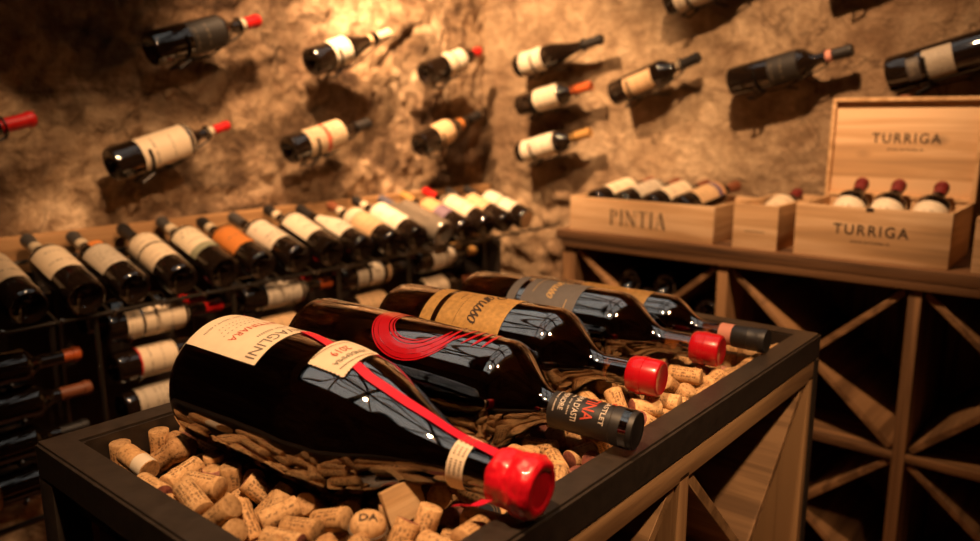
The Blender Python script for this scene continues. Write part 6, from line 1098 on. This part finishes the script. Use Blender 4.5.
def place_corks():
    for i, d in enumerate(CORKS):
        k, x, y, z = d[0], d[1]*1e-4, d[2]*1e-4, d[3]*1e-4
        q = Quaternion([c*1e-3 for c in d[4:8]]).normalized()
        me, v = cork_me(k, i)
        o = bpy.data.objects.new('wine_cork', me); COL.objects.link(o)
        o.matrix_basis = Matrix.Translation((x, y, z+Z0)) @ q.to_matrix().to_4x4()
        lab, grp = cork_label(k, v, x, y, i)
        tag(o, lab, 'cork', grp)
    bm = bmesh.new()
    for i, d in enumerate(REST):
        k, x, y, z = d[0], d[1]*1e-4, d[2]*1e-4, d[3]*1e-4
        q = Quaternion([c*1e-3 for c in d[4:8]]).normalized()
        Mx = Matrix.Translation((x, y, z)) @ q.to_matrix().to_4x4(); Lc, R = DIM[k]
        r = bmesh.ops.create_cone(bm, cap_ends=True, segments=14, radius1=R*.86, radius2=R*.86, depth=Lc*.9); bmesh.ops.transform(bm, matrix=Mx, verts=r['verts'])
    if REST:
        o = mk('buried_corks', bm, CK[1], None, True); o['kind'] = 'stuff'; tag(o, 'deeper layer of corks underneath the big bottles in the tray', 'corks')
def cork_label(k, v, x, y, i):
    look = ('mushroom headed champagne cork' if k == 2 else ('short wine stained cork' if (k == 1 and v == 5) else ('pale printed cork', 'pale printed cork', 'tan printed cork', 'tan printed cork', 'plain brown cork', 'tan printed cork')[v]))
    if x < .56 and y > .80: reg = 'by the left end of the biggest bottle'
    elif x < .56 and y > .62: reg = 'along the near rim beside the biggest bottle'
    elif x < .56: reg = 'in front of the red wax neck'
    elif x < .69: reg = 'between the red wax neck and the printed black neck'
    elif x < .86: reg = 'between the printed black neck and the first red stopper'
    elif x < 1.06: reg = 'between the two red stoppers'
    elif x < 1.20: reg = 'between the second red stopper and the black capsule'
    else: reg = 'in the far right corner of the tray'
    return look+' '+reg, look+'s '+reg
place_corks()

# ------------------------------------------------------------------ camera
def camera():
    yaw, pitch, roll = math.radians(40.18184), math.radians(11.55393), math.radians(-.31637)
    F = Vector((math.cos(yaw)*math.cos(pitch), math.sin(yaw)*math.cos(pitch), -math.sin(pitch)))
    r = Vector((math.sin(yaw), -math.cos(yaw), 0)); u = r.cross(F)
    r2 = r*math.cos(roll)+u*math.sin(roll); u2 = u*math.cos(roll)-r*math.sin(roll)
    M = Matrix((r2, u2, -F)).transposed().to_4x4(); M.translation = (0, 0, Z0)
    cd = bpy.data.cameras.new('camera'); o = bpy.data.objects.new('camera', cd); COL.objects.link(o); o.matrix_world = M
    cd.sensor_fit = 'HORIZONTAL'; cd.sensor_width = 36; cd.lens = 777.294/980*36; cd.clip_start = .02
    cd.dof.use_dof = True; cd.dof.focus_distance = 1.03; cd.dof.aperture_fstop = cd.lens/11.0; cd.dof.aperture_blades = 0
    SC.camera = o
camera()
bpy.context.view_layer.update()
